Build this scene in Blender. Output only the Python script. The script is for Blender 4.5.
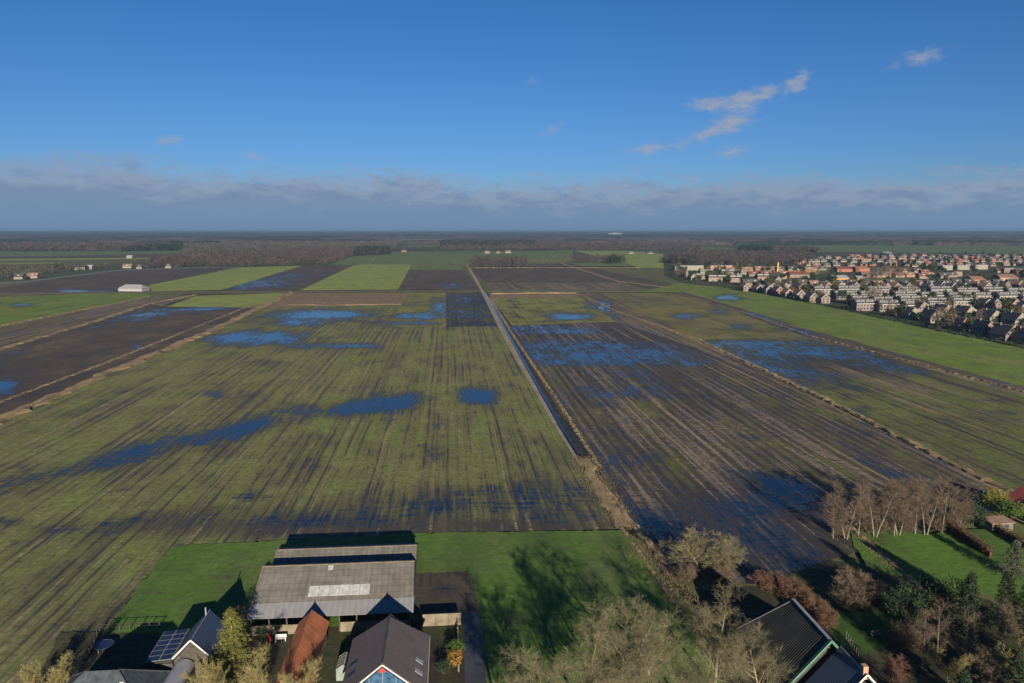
import bpy, math, random
from mathutils import Vector, Matrix
R = math.radians
for o in list(bpy.data.objects):
    bpy.data.objects.remove(o)
scene = bpy.context.scene
COL = scene.collection

# ------------------------------------------------------------------ camera
PITCH = 8.42; HC = 60.0; F = 740.0; CX, CY = 512.0, 341.5
cam = bpy.data.cameras.new('camera'); camo = bpy.data.objects.new('camera', cam); COL.objects.link(camo)
camo.location = (0, 0, HC); camo.rotation_euler = (R(90 - PITCH), 0, 0)
cam.lens = F * 36 / 1024; cam.sensor_width = 36; cam.clip_start = 1; cam.clip_end = 120000
scene.camera = camo
scene.view_settings.view_transform = 'Standard'; scene.view_settings.look = 'None'
scene.view_settings.gamma = 1; scene.view_settings.exposure = 1.16
scene.cycles.use_denoising = True
scene.cycles.max_bounces = 5; scene.cycles.volume_bounces = 0; scene.cycles.transparent_max_bounces = 8
SUN_EL, SUN_AZ = 15.5, 11.0           # sun behind the camera, a little to the right

def ray(px, py):
    x = (px - CX) / F; t = (CY - py) / F
    p = R(PITCH)
    return Vector((x, math.cos(p) + t * math.sin(p), -math.sin(p) + t * math.cos(p)))
def W(px, py, z=0.0):
    d = ray(px, py); k = (z - HC) / d.z
    return Vector((d.x * k, d.y * k, z))

# ------------------------------------------------------------------ node helpers
class NT:
    def __init__(s, tree):
        s.t = tree; s.n = tree.nodes; s.l = tree.links
    def new(s, typ, **kw):
        n = s.n.new(typ)
        for k, v in kw.items(): setattr(n, k, v)
        return n
    def put(s, sock, v):
        if hasattr(v, 'is_output') or isinstance(v, bpy.types.NodeSocket): s.l.new(v, sock)
        else: sock.default_value = v
    def m(s, op, a, b=0.0, c=0.0, clamp=False):
        n = s.new('ShaderNodeMath', operation=op, use_clamp=clamp)
        s.put(n.inputs[0], a); s.put(n.inputs[1], b)
        if op in ('MULTIPLY_ADD', 'SMOOTH_MIN', 'COMPARE'): s.put(n.inputs[2], c)
        return n.outputs[0]
    def mix(s, f, a, b):
        n = s.new('ShaderNodeMix', data_type='RGBA')
        s.put(n.inputs[0], f); s.put(n.inputs[6], a if not isinstance(a, tuple) else (*a, 1)[:4]); s.put(n.inputs[7], b if not isinstance(b, tuple) else (*b, 1)[:4])
        return n.outputs[2]
    def mixf(s, f, a, b):
        n = s.new('ShaderNodeMix', data_type='FLOAT')
        s.put(n.inputs[0], f); s.put(n.inputs[2], a); s.put(n.inputs[3], b)
        return n.outputs[0]
    def noise(s, vec, scale=1, detail=3, rough=.55):
        n = s.new('ShaderNodeTexNoise'); s.put(n.inputs['Vector'], vec)
        n.inputs['Scale'].default_value = scale; n.inputs['Detail'].default_value = detail; n.inputs['Roughness'].default_value = rough
        return n.outputs[0]
    def comb(s, x, y, z=0.0):
        n = s.new('ShaderNodeCombineXYZ'); s.put(n.inputs[0], x); s.put(n.inputs[1], y); s.put(n.inputs[2], z); return n.outputs[0]
    def sep(s, v):
        n = s.new('ShaderNodeSeparateXYZ'); s.put(n.inputs[0], v); return n.outputs
    def step(s, v, c, w):            # soft threshold
        return s.m('MULTIPLY_ADD', s.m('SUBTRACT', v, c), 1.0 / w, 0.5, clamp=True)

# ------------------------------------------------------------------ world
world = bpy.data.worlds.new('World'); scene.world = world; world.use_nodes = True
t = NT(world.node_tree); t.n.clear()
sky = t.new('ShaderNodeTexSky', sky_type='NISHITA'); sky.sun_disc = False
sky.sun_elevation = R(SUN_EL); sky.sun_rotation = R(180 - SUN_AZ)
sky.altitude = 0; sky.air_density = 1.0; sky.dust_density = 0.3; sky.ozone_density = 2.6
tc = t.new('ShaderNodeTexCoord')
sx, sy, sz = t.sep(tc.outputs['Generated'])
az = t.m('ARCTAN2', sx, sy); el = t.m('ARCSINE', sz)
nb = t.noise(t.comb(t.m('MULTIPLY', az, 9), t.m('MULTIPLY', el, 38)), 1, 6, .6)
nl = t.noise(t.comb(t.m('MULTIPLY', az, 3.1), 4.2), 1, 2, .5)
ns = t.noise(t.comb(t.m('MULTIPLY', az, 42), t.m('MULTIPLY', el, 90), 3.0), 1, 7, .66)
# band of low cloud on the horizon: top edge lower toward the right
top = t.m('MULTIPLY_ADD', az, -0.020, 0.060)
hgt = t.m('ADD', top, t.m('MULTIPLY_ADD', nb, 0.060, -0.028))
hgt = t.m('ADD', hgt, t.m('MULTIPLY_ADD', nl, 0.05, -0.020))
upl = t.m('MULTIPLY', el, 1 / 0.09, clamp=True)
band = t.step(t.m('ADD', t.m('SUBTRACT', hgt, el), t.m('MULTIPLY_ADD', ns, .05, -.025)), 0.0, 0.028)
band = t.m('MULTIPLY', band, t.m('MULTIPLY_ADD', t.m('SUBTRACT', 1.0, upl), 0.5, t.m('MULTIPLY_ADD', nb, 0.6, 0.45), clamp=True))
clouds = [(743,99,20,5,-8,1.2),(706,104,17,3.5,0,1.1),(769,91,7,3,-20,.9),(797,83,13,5,-28,1.15),(735,123,22,5,-8,.95),(700,136,24,4,-12,.75),(650,149,26,4,-6,.85),
          (733,152,18,4,-8,.95),(921,57,26,4.5,-8,.9),(171,140,14,3.5,-4,.9),(551,130,14,4,-20,.75),(531,83,9,5,20,.6),(256,158,16,4,0,.7),
          (693,178,12,3,0,.8),(300,152,9,2,0,.4),(836,157,9,3,0,.4),(942,160,12,2.5,0,.5),(1006,178,22,6,-10,.9),(620,192,40,3,0,.5),(745,186,40,3,0,.6),(830,186,30,3,0,.5),(60,158,26,3,0,.5)]
acc = None
for (px, py, rx, ry, rot, st) in clouds:
    d = ray(px, py).normalized(); a0 = math.atan2(d.x, d.y); e0 = math.asin(d.z)
    c, s_ = math.cos(R(-rot)), math.sin(R(-rot))
    if rot == 8: c, s_ = math.cos(R(8)), math.sin(R(8))
    da = t.m('SUBTRACT', az, a0); de = t.m('SUBTRACT', el, e0)
    u = t.m('MULTIPLY', t.m('ADD', t.m('MULTIPLY', da, c), t.m('MULTIPLY', de, s_)), F / (rx * 1.1))
    v = t.m('MULTIPLY', t.m('SUBTRACT', t.m('MULTIPLY', de, c), t.m('MULTIPLY', da, s_)), F / (ry * 2.0))
    r2 = t.m('ADD', t.m('MULTIPLY', u, u), t.m('MULTIPLY', v, v))
    g = t.m('MULTIPLY', t.m('EXPONENT', t.m('MULTIPLY', r2, -1.0)), st)
    acc = g if acc is None else t.m('ADD', acc, g)
wisps = t.step(t.m('ADD', acc, t.m('MULTIPLY_ADD', ns, 3.0, -1.5)), 0.78, 0.8)
wisps = t.m('MULTIPLY', wisps, t.m('MULTIPLY', t.m('MINIMUM', acc, 1.0), 0.80))
SKYMUL = t.new('ShaderNodeMix', data_type='RGBA', blend_type='MULTIPLY'); SKYMUL.inputs[0].default_value = 1
t.l.new(sky.outputs[0], SKYMUL.inputs[6]); t.l.new(t.mix(t.m('MULTIPLY', el, 1 / 0.42, clamp=True), (0.225, 0.345, 0.60), (0.105, 0.32, 0.55)), SKYMUL.inputs[7])
bandcol = t.mix(upl, (1.02, 1.70, 2.62), (1.18, 1.68, 2.58))
nt = t.noise(t.comb(t.m('MULTIPLY', az, 22), t.m('MULTIPLY', el, 60), 7.0), 1, 6, .62)
crest = t.m('MULTIPLY', t.step(t.m('ADD', t.m('SUBTRACT', el, hgt), t.m('MULTIPLY_ADD', nt, .10, -.05)), -0.022, 0.022), t.m('MULTIPLY_ADD', nt, 3.2, -.9, clamp=True))
bandcol = t.mix(crest, bandcol, (2.1, 2.45, 3.1))
bandcol = t.mix(t.step(nt, .56, .5), bandcol, t.mix(upl, (1.06, 1.76, 2.75), (1.50, 1.95, 2.95)))
col = t.mix(wisps, SKYMUL.outputs[2], t.mix(ns, (1.3, 1.75, 2.5), (2.8, 2.85, 3.2)))
col = t.mix(band, col, bandcol)
bg = t.new('ShaderNodeBackground'); t.l.new(col, bg.inputs[0]); bg.inputs[1].default_value = 0.07
out = t.new('ShaderNodeOutputWorld'); t.l.new(bg.outputs[0], out.inputs[0])

sun = bpy.data.lights.new('sun', 'SUN'); suno = bpy.data.objects.new('sun', sun); COL.objects.link(suno)
sun.energy = 5.0; sun.angle = R(0.53); sun.color = (1.0, 0.86, 0.66)
sd = Vector((math.sin(R(SUN_AZ)) * math.cos(R(SUN_EL)), -math.cos(R(SUN_AZ)) * math.cos(R(SUN_EL)), math.sin(R(SUN_EL))))
suno.rotation_euler = sd.to_track_quat('Z', 'Y').to_euler(); suno.location = (0, 0, 200)

# ------------------------------------------------------------------ materials
YAW = 4.9
RU = (math.cos(R(YAW)), math.sin(R(YAW)))
def newmat(name):
    m = bpy.data.materials.new(name); m.use_nodes = True
    n = NT(m.node_tree); b = m.node_tree.nodes['Principled BSDF']
    return m, n, b
def simple(name, col, rough=.8, var=.25, scale=1.0, spec=.3, col2=None, metallic=0, detail=4, bump=0):
    m, n, b = newmat(name)
    tcn = n.new('ShaderNodeTexCoord')
    nz = n.noise(tcn.outputs['Object'], scale, detail)
    c2 = col2 or tuple(c * (1 - var) for c in col)
    c1 = tuple(c * (1 + var) for c in col) if not col2 else col
    n.l.new(n.mix(n.step(nz, .5, .35), c1, c2), b.inputs['Base Color'])
    b.inputs['Roughness'].default_value = rough; b.inputs['Specular IOR Level'].default_value = spec
    b.inputs['Metallic'].default_value = metallic
    if bump:
        bn = n.new('ShaderNodeBump'); bn.inputs['Distance'].default_value = bump; n.l.new(nz, bn.inputs['Height']); n.l.new(bn.outputs[0], b.inputs['Normal'])
    return m
def corrugated(name, col, pitch, axis='x', rough=.7, var=.3, stain=(.1,.09,.07), bands=0.0, spec=.3):
    """Sheet or tile roofing: ribs along the slope, weathering in patches."""
    m, n, b = newmat(name)
    tcn = n.new('ShaderNodeTexCoord'); x, y, z = n.sep(tcn.outputs['Object'])
    a = x if axis == 'x' else y; o = y if axis == 'x' else x
    w = n.m('SINE', n.m('MULTIPLY', a, 2 * math.pi / pitch))
    rib = n.m('MULTIPLY_ADD', w, .5, .5)
    st = n.noise(n.comb(n.m('MULTIPLY', a, 1.6), n.m('MULTIPLY', o, .25), n.m('MULTIPLY', z, .25)), 1, 5, .65)
    big = n.noise(tcn.outputs['Object'], .5, 4)
    c = n.mix(n.step(big, .5, .4), tuple(k * (1 + var) for k in col), tuple(k * (1 - var) for k in col))
    c = n.mix(n.m('MULTIPLY', n.step(st, .56, .25), .5), c, stain)
    c = n.mix(n.m('MULTIPLY', rib, .14), c, tuple(k * .35 for k in col))
    if bands:
        ro = n.m('FRACT', n.m('MULTIPLY', o, 1.0 / bands)); c = n.mix(n.m('MULTIPLY', n.m('LESS_THAN', ro, .12), n.m('MULTIPLY', st, .7)), c, tuple(k * .3 for k in col))
    n.l.new(c, b.inputs['Base Color']); b.inputs['Roughness'].default_value = rough; b.inputs['Specular IOR Level'].default_value = spec
    bn = n.new('ShaderNodeBump'); bn.inputs['Distance'].default_value = .04; n.l.new(w, bn.inputs['Height']); n.l.new(bn.outputs[0], b.inputs['Normal'])
    return m
def brick(name, col, var=.25):
    m, n, b = newmat(name)
    tcn = n.new('ShaderNodeTexCoord'); x, y, z = n.sep(tcn.outputs['Object'])
    br = n.new('ShaderNodeTexBrick'); n.l.new(n.comb(n.m('ADD', x, y), z), br.inputs[0])
    br.inputs['Scale'].default_value = 4.0; br.inputs['Color1'].default_value = (*[k * (1 + var) for k in col], 1)
    br.inputs['Color2'].default_value = (*[k * (1 - var) for k in col], 1); br.inputs['Mortar'].default_value = (*[k * .8 + .05 for k in col], 1)
    nz = n.noise(tcn.outputs['Object'], .6, 4)
    n.l.new(n.mix(n.m('MULTIPLY', nz, .5), br.outputs[0], tuple(k * .6 for k in col)), b.inputs['Base Color'])
    b.inputs['Roughness'].default_value = .85
    return m

def field(name, ca, cb, soil=(.045,.038,.036), dry=(.22,.17,.10), mudb=0.0, wetb=0.0, dryb=0.0, streak=1.0, patch=1.0, sp=1.0, big=1.0, msoft=.28, lines=1.0, speck=1.0, cross=False):
    """Farm land seen from the air. Rows run along the drainage direction; three attributes of the sheet
    (wet, mud, dry) say where water stands, soil is bare, or straw covers it."""
    m, n, b = newmat(name)
    g = n.new('ShaderNodeNewGeometry'); x, y, z = n.sep(g.outputs['Position'])
    u = n.m('ADD', n.m('MULTIPLY', x, RU[0]), n.m('MULTIPLY', y, RU[1]))
    v = n.m('SUBTRACT', n.m('MULTIPLY', y, RU[0]), n.m('MULTIPLY', x, RU[1]))
    if cross: u, v = v, u
    wob = n.noise(n.comb(n.m('MULTIPLY', v, .02), n.m('MULTIPLY', u, .03)), 1, 2)
    uw = n.m('ADD', u, n.m('MULTIPLY', wob, 1.5))
    nf = n.noise(n.comb(n.m('MULTIPLY', uw, 1.3 / sp), n.m('MULTIPLY', v, .10)), 1, 3, .65)
    nm = n.noise(n.comb(n.m('MULTIPLY', uw, .30 / sp), n.m('MULTIPLY', v, .010), 5.), 1, 4, .66)
    nln = n.noise(n.comb(n.m('MULTIPLY', uw, .75 / sp), n.m('MULTIPLY', v, .0055), 8.), 1, 1, .4)
    npt = n.noise(n.comb(u, n.m('MULTIPLY', v, .6), 9.), .085, 5, .65)
    nc = n.noise(n.comb(u, n.m('MULTIPLY', v, 1.3), 2.), .75, 4, .78)
    nd = n.noise(n.comb(n.m('MULTIPLY', u, .16), n.m('MULTIPLY', v, .8), 4.), 1, 3, .7)
    nbg = n.noise(n.comb(u, n.m('MULTIPLY', v, .6), 1.), .017, 3, .6)
    nhu = n.noise(n.comb(u, n.m('MULTIPLY', v, .5), 6.), .040, 4, .65)
    def sm(a, k, c=None):
        s = n.m('MULTIPLY_ADD', a, k, -.5 * k)
        return s if c is None else n.m('ADD', c, s)
    at = {}
    for k in ('wet', 'mud', 'dry'):
        an = n.new('ShaderNodeAttribute'); an.attribute_name = k; at[k] = an.outputs['Fac']
    gsum = sm(nf, 1.5 * streak, sm(nc, 1.6 * speck, sm(nbg, 1.6 * big, sm(npt, 1.2 * patch, sm(nm, 1.6 * streak)))))
    grass = n.mix(n.step(gsum, 0.0, .8), ca, cb)
    tan = tuple(ca[i] * .45 + (.16, .125, .085)[i] * .55 for i in range(3))
    grass = n.mix(n.m('MULTIPLY', n.step(sm(nd, .8, sm(nf, .8 * streak, sm(nhu, 3.0))), .12, .6), .75 * min(1, patch) * streak ** .5), grass, tan)
    msum = sm(nc, 1.1 * patch * speck, sm(npt, 1.2 * patch, sm(nf, 1.1 * streak, sm(nm, 1.1 * streak, n.m('ADD', at['mud'], mudb)))))
    dl = n.m('MULTIPLY', n.step(nln, .36, -.07), .45 * lines * streak)
    fu = n.m('ABSOLUTE', n.m('SUBTRACT', n.m('FRACT', n.m('MULTIPLY', uw, 1 / 3.1)), .5))
    fur = n.m('MULTIPLY', n.step(fu, .40, .10), n.step(sm(nc, .5, sm(npt, 1.4, sm(nm, 1.6))), -.05, .5))
    dl = n.m('ADD', dl, n.m('MULTIPLY', fur, .62 * lines * streak))
    msum = n.m('ADD', msum, dl)
    mud = n.step(msum, .5, msoft)
    dsum = sm(nd, .6 * patch, sm(nc, 1.2 * patch * speck, sm(npt, 1.0 * patch, sm(nm, 2.0 * streak, n.m('ADD', at['dry'], dryb)))))
    dsum = n.m('ADD', dsum, n.m('MULTIPLY', n.step(nln, .635, .05), .50 * lines * streak))
    dsum = n.m('ADD', dsum, n.m('MULTIPLY', n.step(fu, .09, -.08), .24 * lines * streak))
    drm = n.step(dsum, .55, .35)
    soilc = n.mix(n.step(sm(nc, 1.2, sm(nf, .8, sm(npt, .6))), 0., .8), tuple(k * 1.5 for k in soil), tuple(k * .5 for k in soil))
    c = n.mix(mud, grass, soilc)
    c = n.mix(n.m('MULTIPLY', drm, .75), c, dry)
    br = n.m('MAXIMUM', n.m('ADD', sm(nc, 2.6 * speck, sm(nd, .8 * speck, sm(nf, 1.5 * streak))), 1.06), .25)          # tufts and clods lighter and darker than their neighbours
    hs = n.new('ShaderNodeHueSaturation'); n.l.new(c, hs.inputs['Color']); n.l.new(br, hs.inputs['Value']); c = hs.outputs[0]
    wsum = sm(nc, .9, sm(npt, 1.3, sm(nf, 2.0 * streak, sm(nm, .8 * streak, sm(nd, 1.7, n.m('ADD', at['wet'], wetb))))))
    wet = n.step(wsum, .56, .30)
    damp = n.step(wsum, .22, .5)
    c = n.mix(n.m('MULTIPLY', damp, .65), c, tuple(k * .55 for k in soil))
    c = n.mix(n.m('MULTIPLY', wet, .90), c, (.006, .010, .016))
    n.l.new(c, b.inputs['Base Color'])
    ro = n.mixf(mud, .9, n.mixf(damp, .72, .45))
    n.l.new(n.mixf(wet, ro, .06), b.inputs['Roughness'])
    n.l.new(n.mixf(wet, n.mixf(damp, .06, .22), .30), b.inputs['Specular IOR Level'])
    bn = n.new('ShaderNodeBump'); bn.inputs['Distance'].default_value = .2
    h = n.m('MULTIPLY', n.m('ADD', n.m('MULTIPLY', nf, 1.0 * streak), n.m('MULTIPLY', nc, .8 * speck)), n.m('SUBTRACT', 1.0, wet))
    n.l.new(h, bn.inputs['Height']); bn.inputs['Strength'].default_value = .45; n.l.new(bn.outputs[0], b.inputs['Normal'])
    return m

# field materials
G1, G2 = (.105,.130,.030), (.060,.080,.022)           # winter grass, dull
FM = dict(
  A = field('stubble_grass', (.132,.166,.052), (.150,.128,.066), soil=(.060,.053,.046), mudb=.00, dryb=-.03, dry=(.23,.195,.11), msoft=.85, lines=1.15, patch=1.15),
  B = field('rutted_maize_stubble', (.088,.096,.040), (.090,.074,.054), soil=(.050,.043,.044), dry=(.25,.19,.135), mudb=.50, dryb=.20, msoft=.45, streak=1.15, sp=1.5),
  BG = field('wet_meadow', (.165,.182,.048), (.125,.128,.050), mudb=0, dryb=0, streak=.7, patch=1.8, big=1.4),
  C = field('ochre_meadow', (.150,.142,.056), (.105,.115,.044), mudb=.02, dryb=.10, streak=.8, patch=1.8, big=1.6, dry=(.21,.17,.10)),
  CL = field('muddy_meadow', (.100,.130,.040), (.095,.090,.048), mudb=.08, dryb=.12, streak=1.0, dry=(.21,.16,.10), sp=1.8, msoft=.5),
  GR = field('bright_meadow', (.130,.190,.036), (.100,.148,.032), mudb=-.6, dryb=-.6, streak=.7),
  BR = field('sown_meadow', (.205,.250,.066), (.160,.200,.055), mudb=-.9, dryb=-.9, streak=.3, big=.5, lines=0, speck=.4),
  DG = field('dull_meadow', (.105,.150,.055), (.090,.130,.050), mudb=-.8, dryb=-.8, streak=.3),
  DK = field('ploughed_soil', (.085,.070,.056), (.065,.056,.048), soil=(.058,.047,.042), mudb=.2, dryb=-.2, streak=.6, msoft=.8),
  BN = field('brown_strip', (.120,.105,.060), (.085,.070,.050), soil=(.060,.048,.042), mudb=.15, dryb=.22, streak=1.6, sp=2.2, dry=(.22,.17,.12)),
  ST = field('striped_blue_plot', (.085,.090,.035), (.05,.05,.035), soil=(.035,.035,.045), mudb=.5, wetb=.06, dryb=-.5, streak=.9, sp=1.5),
  TN = field('dry_reed', (.25,.19,.11), (.17,.12,.07), soil=(.09,.07,.05), dry=(.34,.26,.16), mudb=-.02, dryb=.1, streak=.6, patch=1.4),
  RD = field('rough_reed', (.17,.12,.07), (.15,.11,.05), soil=(.10,.055,.04), dry=(.34,.26,.15), mudb=.25, dryb=.2, patch=2.6, cross=True),
  LW = field('mown_paddock', (.076,.148,.028), (.066,.116,.028), mudb=-.75, dryb=-.75, streak=.25, patch=1.3, lines=0, speck=.8, big=1.4),
  BANK = field('rough_bank', (.100,.112,.040), (.075,.080,.040), soil=(.06,.05,.04), dry=(.22,.17,.10), mudb=.0, dryb=.02, streak=.8),
  YD = field('yard_earth_shade', (.040,.050,.022), (.05,.045,.035), soil=(.035,.030,.026), mudb=.3, dryb=-.3, streak=.3),
  MUDY = field('muddy_yard', (.07,.06,.05), (.055,.05,.045), soil=(.035,.032,.03), dry=(.16,.14,.12), mudb=.25, dryb=-.1, streak=.3),
  TOWN = field('town_verge', (.050,.062,.030), (.045,.045,.035), soil=(.045,.04,.038), dry=(.12,.11,.10), mudb=.1, dryb=-.1, streak=.2),
)

# ------------------------------------------------------------------ mesh helpers
class MB:
    def __init__(s): s.v = []; s.f = []
    def poly(s, pts):
        k = len(s.v); s.v += [tuple(p) for p in pts]; s.f.append(tuple(range(k, k + len(pts))))
    def box(s, x0, x1, y0, y1, z0, z1):
        k = len(s.v)
        s.v += [(x0,y0,z0),(x1,y0,z0),(x1,y1,z0),(x0,y1,z0),(x0,y0,z1),(x1,y0,z1),(x1,y1,z1),(x0,y1,z1)]
        s.f += [tuple(k + i for i in q) for q in ((0,3,2,1),(4,5,6,7),(0,1,5,4),(1,2,6,5),(2,3,7,6),(3,0,4,7))]
        return s
    def slab(s, pts, th):
        """A flat plate: polygon pts with thickness th below it."""
        p = [Vector(q) for q in pts]; nrm = (p[1] - p[0]).cross(p[2] - p[0]).normalized()
        if nrm.z < 0: p.reverse(); nrm = -nrm
        k = len(s.v); n = len(p)
        s.v += [tuple(q) for q in p] + [tuple(q - nrm * th) for q in p]
        s.f.append(tuple(range(k, k + n))); s.f.append(tuple(range(k + 2 * n - 1, k + n - 1, -1)))
        for i in range(n):
            j = (i + 1) % n; s.f.append((k + i, k + n + i, k + n + j, k + j))
        return s
    def bar(s, a, b, r, sides=4):
        a, b = Vector(a), Vector(b); tube(s.v, s.f, a, b, r, r, sides); return s
    def build(s, name, mat, parent=None, loc=None, smooth=False):
        me = bpy.data.meshes.new(name); me.from_pydata(s.v, [], s.f); me.update()
        if isinstance(mat, (list, tuple)):
            for q in mat: me.materials.append(q)
        else: me.materials.append(mat)
        if smooth: me.polygons.foreach_set('use_smooth', [True] * len(me.polygons))
        o = bpy.data.objects.new(name, me); COL.objects.link(o)
        if parent: o.parent = parent
        if loc is not None: o.location = loc
        return o
def tube(V, Fc, a, b, ra, rb, sides=3, cap=False):
    d = (b - a)
    if d.length < 1e-6: return
    d.normalize(); up = Vector((0, 0, 1)) if abs(d.z) < .9 else Vector((1, 0, 0))
    p = d.cross(up).normalized(); q = d.cross(p)
    k = len(V)
    for c, r in ((a, ra), (b, rb)):
        for i in range(sides):
            an = 2 * math.pi * i / sides; w = c + p * (r * math.cos(an)) + q * (r * math.sin(an)); V.append((w.x, w.y, w.z))
    for i in range(sides):
        j = (i + 1) % sides; Fc.append((k + i, k + j, k + sides + j, k + sides + i))
def tag(o, label=None, cat=None, group=None, kind=None):
    if label: o['label'] = label
    if cat: o['category'] = cat
    if group: o['group'] = group
    if kind: o['kind'] = kind
    return o
def empty(name, loc, rz=0.0, label=None, cat=None, group=None):
    o = bpy.data.objects.new(name, None); COL.objects.link(o); o.location = loc; o.rotation_euler = (0, 0, rz); o.empty_display_size = 1
    return tag(o, label, cat, group)
def copy_tree(o, parent=None):
    c = o.copy(); COL.objects.link(c); c.parent = parent
    for ch in KIDS.get(o.name, []) or [k for k in o.children]: copy_tree(ch, c)
    return c
KIDS = {}

# ------------------------------------------------------------------ setting: ground, water, roads
ZL = [0.02]
def clip_half(poly, a, b, c):          # keep a*x+b*y>=c
    out_ = []
    for i in range(len(poly)):
        p, q = poly[i], poly[(i + 1) % len(poly)]
        dp, dq = a * p[0] + b * p[1] - c, a * q[0] + b * q[1] - c
        if dp >= 0: out_.append(p)
        if dp * dq < 0:
            k = dp / (dp - dq); out_.append((p[0] + (q[0] - p[0]) * k, p[1] + (q[1] - p[1]) * k))
    return out_
def blob(px, py, L):
    r = 0.0
    for bb in L:
        cx, cy, rx, ry = bb[:4]; st = bb[4] if len(bb) > 4 else 1.0; rot = R(bb[5]) if len(bb) > 5 else 0
        dx, dy = px - cx, py - cy
        if abs(dx) > rx * 2.4 + ry * 2 or abs(dy) > ry * 2.4 + abs(math.sin(rot)) * rx * 2.4: continue
        u = (dx * math.cos(rot) + dy * math.sin(rot)) / rx; v = (dy * math.cos(rot) - dx * math.sin(rot)) / ry
        r = max(r, st * math.exp(-(u * u + v * v) ** 1.5 * .7))
    return r
def sheet(name, pts, mat, wet=(), mud=(), dry=(), z=None, kind='structure', res=None):
    """A field traced on the ground plane; the outline is cut into cells so the attributes have detail."""
    if z is None: z = ZL[0]; ZL[0] += 0.012
    if name in ('lawn', 'yard', 'verge'):          # ragged edges where grass and earth meet
        rj = random.Random(len(pts) * 31 + int(pts[0][0])); q_ = []
        for a, c in zip(pts, pts[1:] + pts[:1]):
            L_ = math.hypot(c[0] - a[0], c[1] - a[1]); k_ = max(1, int(L_ / 4))
            for i in range(k_): q_.append((a[0] + (c[0] - a[0]) * i / k_ + rj.gauss(0, .7) * (i > 0), a[1] + (c[1] - a[1]) * i / k_ + rj.gauss(0, .45) * (i > 0)))
        pts = q_
    xs = [p[0] for p in pts]; ys = [p[1] for p in pts]
    dx, dy = res or ((7, 3.0) if (wet or mud or dry) else (60, 30))
    V, Fc, A = [], [], {'wet': [], 'mud': [], 'dry': []}; idx = {}
    y = min(ys)
    while y < max(ys):
        st = dy if y < 340 else dy * 1.8
        row = clip_half(clip_half(pts, 0, 1, y), 0, -1, -(y + st))
        if len(row) >= 3:
            x = math.floor(min(p[0] for p in row) / dx) * dx; mx = max(p[0] for p in row)
            while x < mx:
                c = clip_half(clip_half(row, 1, 0, x), -1, 0, -(x + dx))
                if len(c) >= 3:
                    f_ = []
                    for p in c:
                        key = (round(p[0], 3), round(p[1], 3))
                        if key not in idx:
                            w = W(p[0], p[1], z); idx[key] = len(V); V.append((w.x, w.y, z))
                            A['wet'].append(blob(*key, wet)); A['mud'].append(blob(*key, mud)); A['dry'].append(blob(*key, dry))
                        if not f_ or f_[-1] != idx[key]: f_.append(idx[key])
                    if len(f_) > 1 and f_[0] == f_[-1]: f_.pop()
                    if len(set(f_)) >= 3: Fc.append(tuple(f_))
                x += dx
        y += st
    me = bpy.data.meshes.new(name); me.from_pydata(V, [], Fc); me.update(); me.materials.append(mat)
    for k in A:
        at = me.attributes.new(k, 'FLOAT', 'POINT'); at.data.foreach_set('value', A[k])
    o = bpy.data.objects.new(name, me); COL.objects.link(o); tag(o, kind=kind)
    # all faces up
    if len(me.polygons) and me.polygons[0].normal.z < 0: me.flip_normals()
    return o

# base ground to the horizon
m, n, b = newmat('far_farmland')
g = n.new('ShaderNodeNewGeometry'); x, y, z = n.sep(g.outputs['Position'])
vo = n.new('ShaderNodeTexVoronoi'); vo.inputs['Scale'].default_value = 1.0
n.l.new(n.comb(n.m('MULTIPLY', x, 1 / 420.), n.m('MULTIPLY', y, 1 / 520.)), vo.inputs['Vector']); vo.inputs['Randomness'].default_value = .8
cr = n.new('ShaderNodeValToRGB'); n.l.new(n.sep(vo.outputs['Color'])[0], cr.inputs[0]); cr.color_ramp.interpolation = 'CONSTANT'
E = cr.color_ramp.elements; E[0].position = 0; E[0].color = (.055,.078,.035,1); E[1].position = .25; E[1].color = (.045,.040,.036,1)
for p_, c_ in ((.42, (.12,.14,.055,1)), (.6, (.060,.075,.035,1)), (.72, (.07,.06,.04,1)), (.85, (.09,.13,.055,1))):
    e = E.new(p_); e.color = c_
nz = n.noise(g.outputs['Position'], .02, 4)
n.l.new(n.mix(n.m('MULTIPLY', nz, .5), cr.outputs[0], (.05, .05, .03)), b.inputs['Base Color']); b.inputs['Roughness'].default_value = .9; b.inputs['Specular IOR Level'].default_value = .1
gm = MB(); gm.poly([(-42000,-800,0),(42000,-800,0),(42000,52000,0),(-42000,52000,0)])
tag(gm.build('ground', m), kind='structure')

# haze: the far land fades to blue
hb = MB(); hb.box(-42500, 42500, -1200, 52500, -1, 68)
hm = bpy.data.materials.new('haze_air'); hm.use_nodes = True; hn = hm.node_tree; hn.nodes.clear()
ho = hn.nodes.new('ShaderNodeOutputMaterial'); pv = hn.nodes.new('ShaderNodeVolumePrincipled')
pv.inputs['Color'].default_value = (.11, .175, .28, 1); pv.inputs['Density'].default_value = 0.00013; pv.inputs['Anisotropy'].default_value = 0.0
hn.links.new(pv.outputs[0], ho.inputs['Volume'])
tag(hb.build('haze', hm), kind='stuff')

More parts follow.
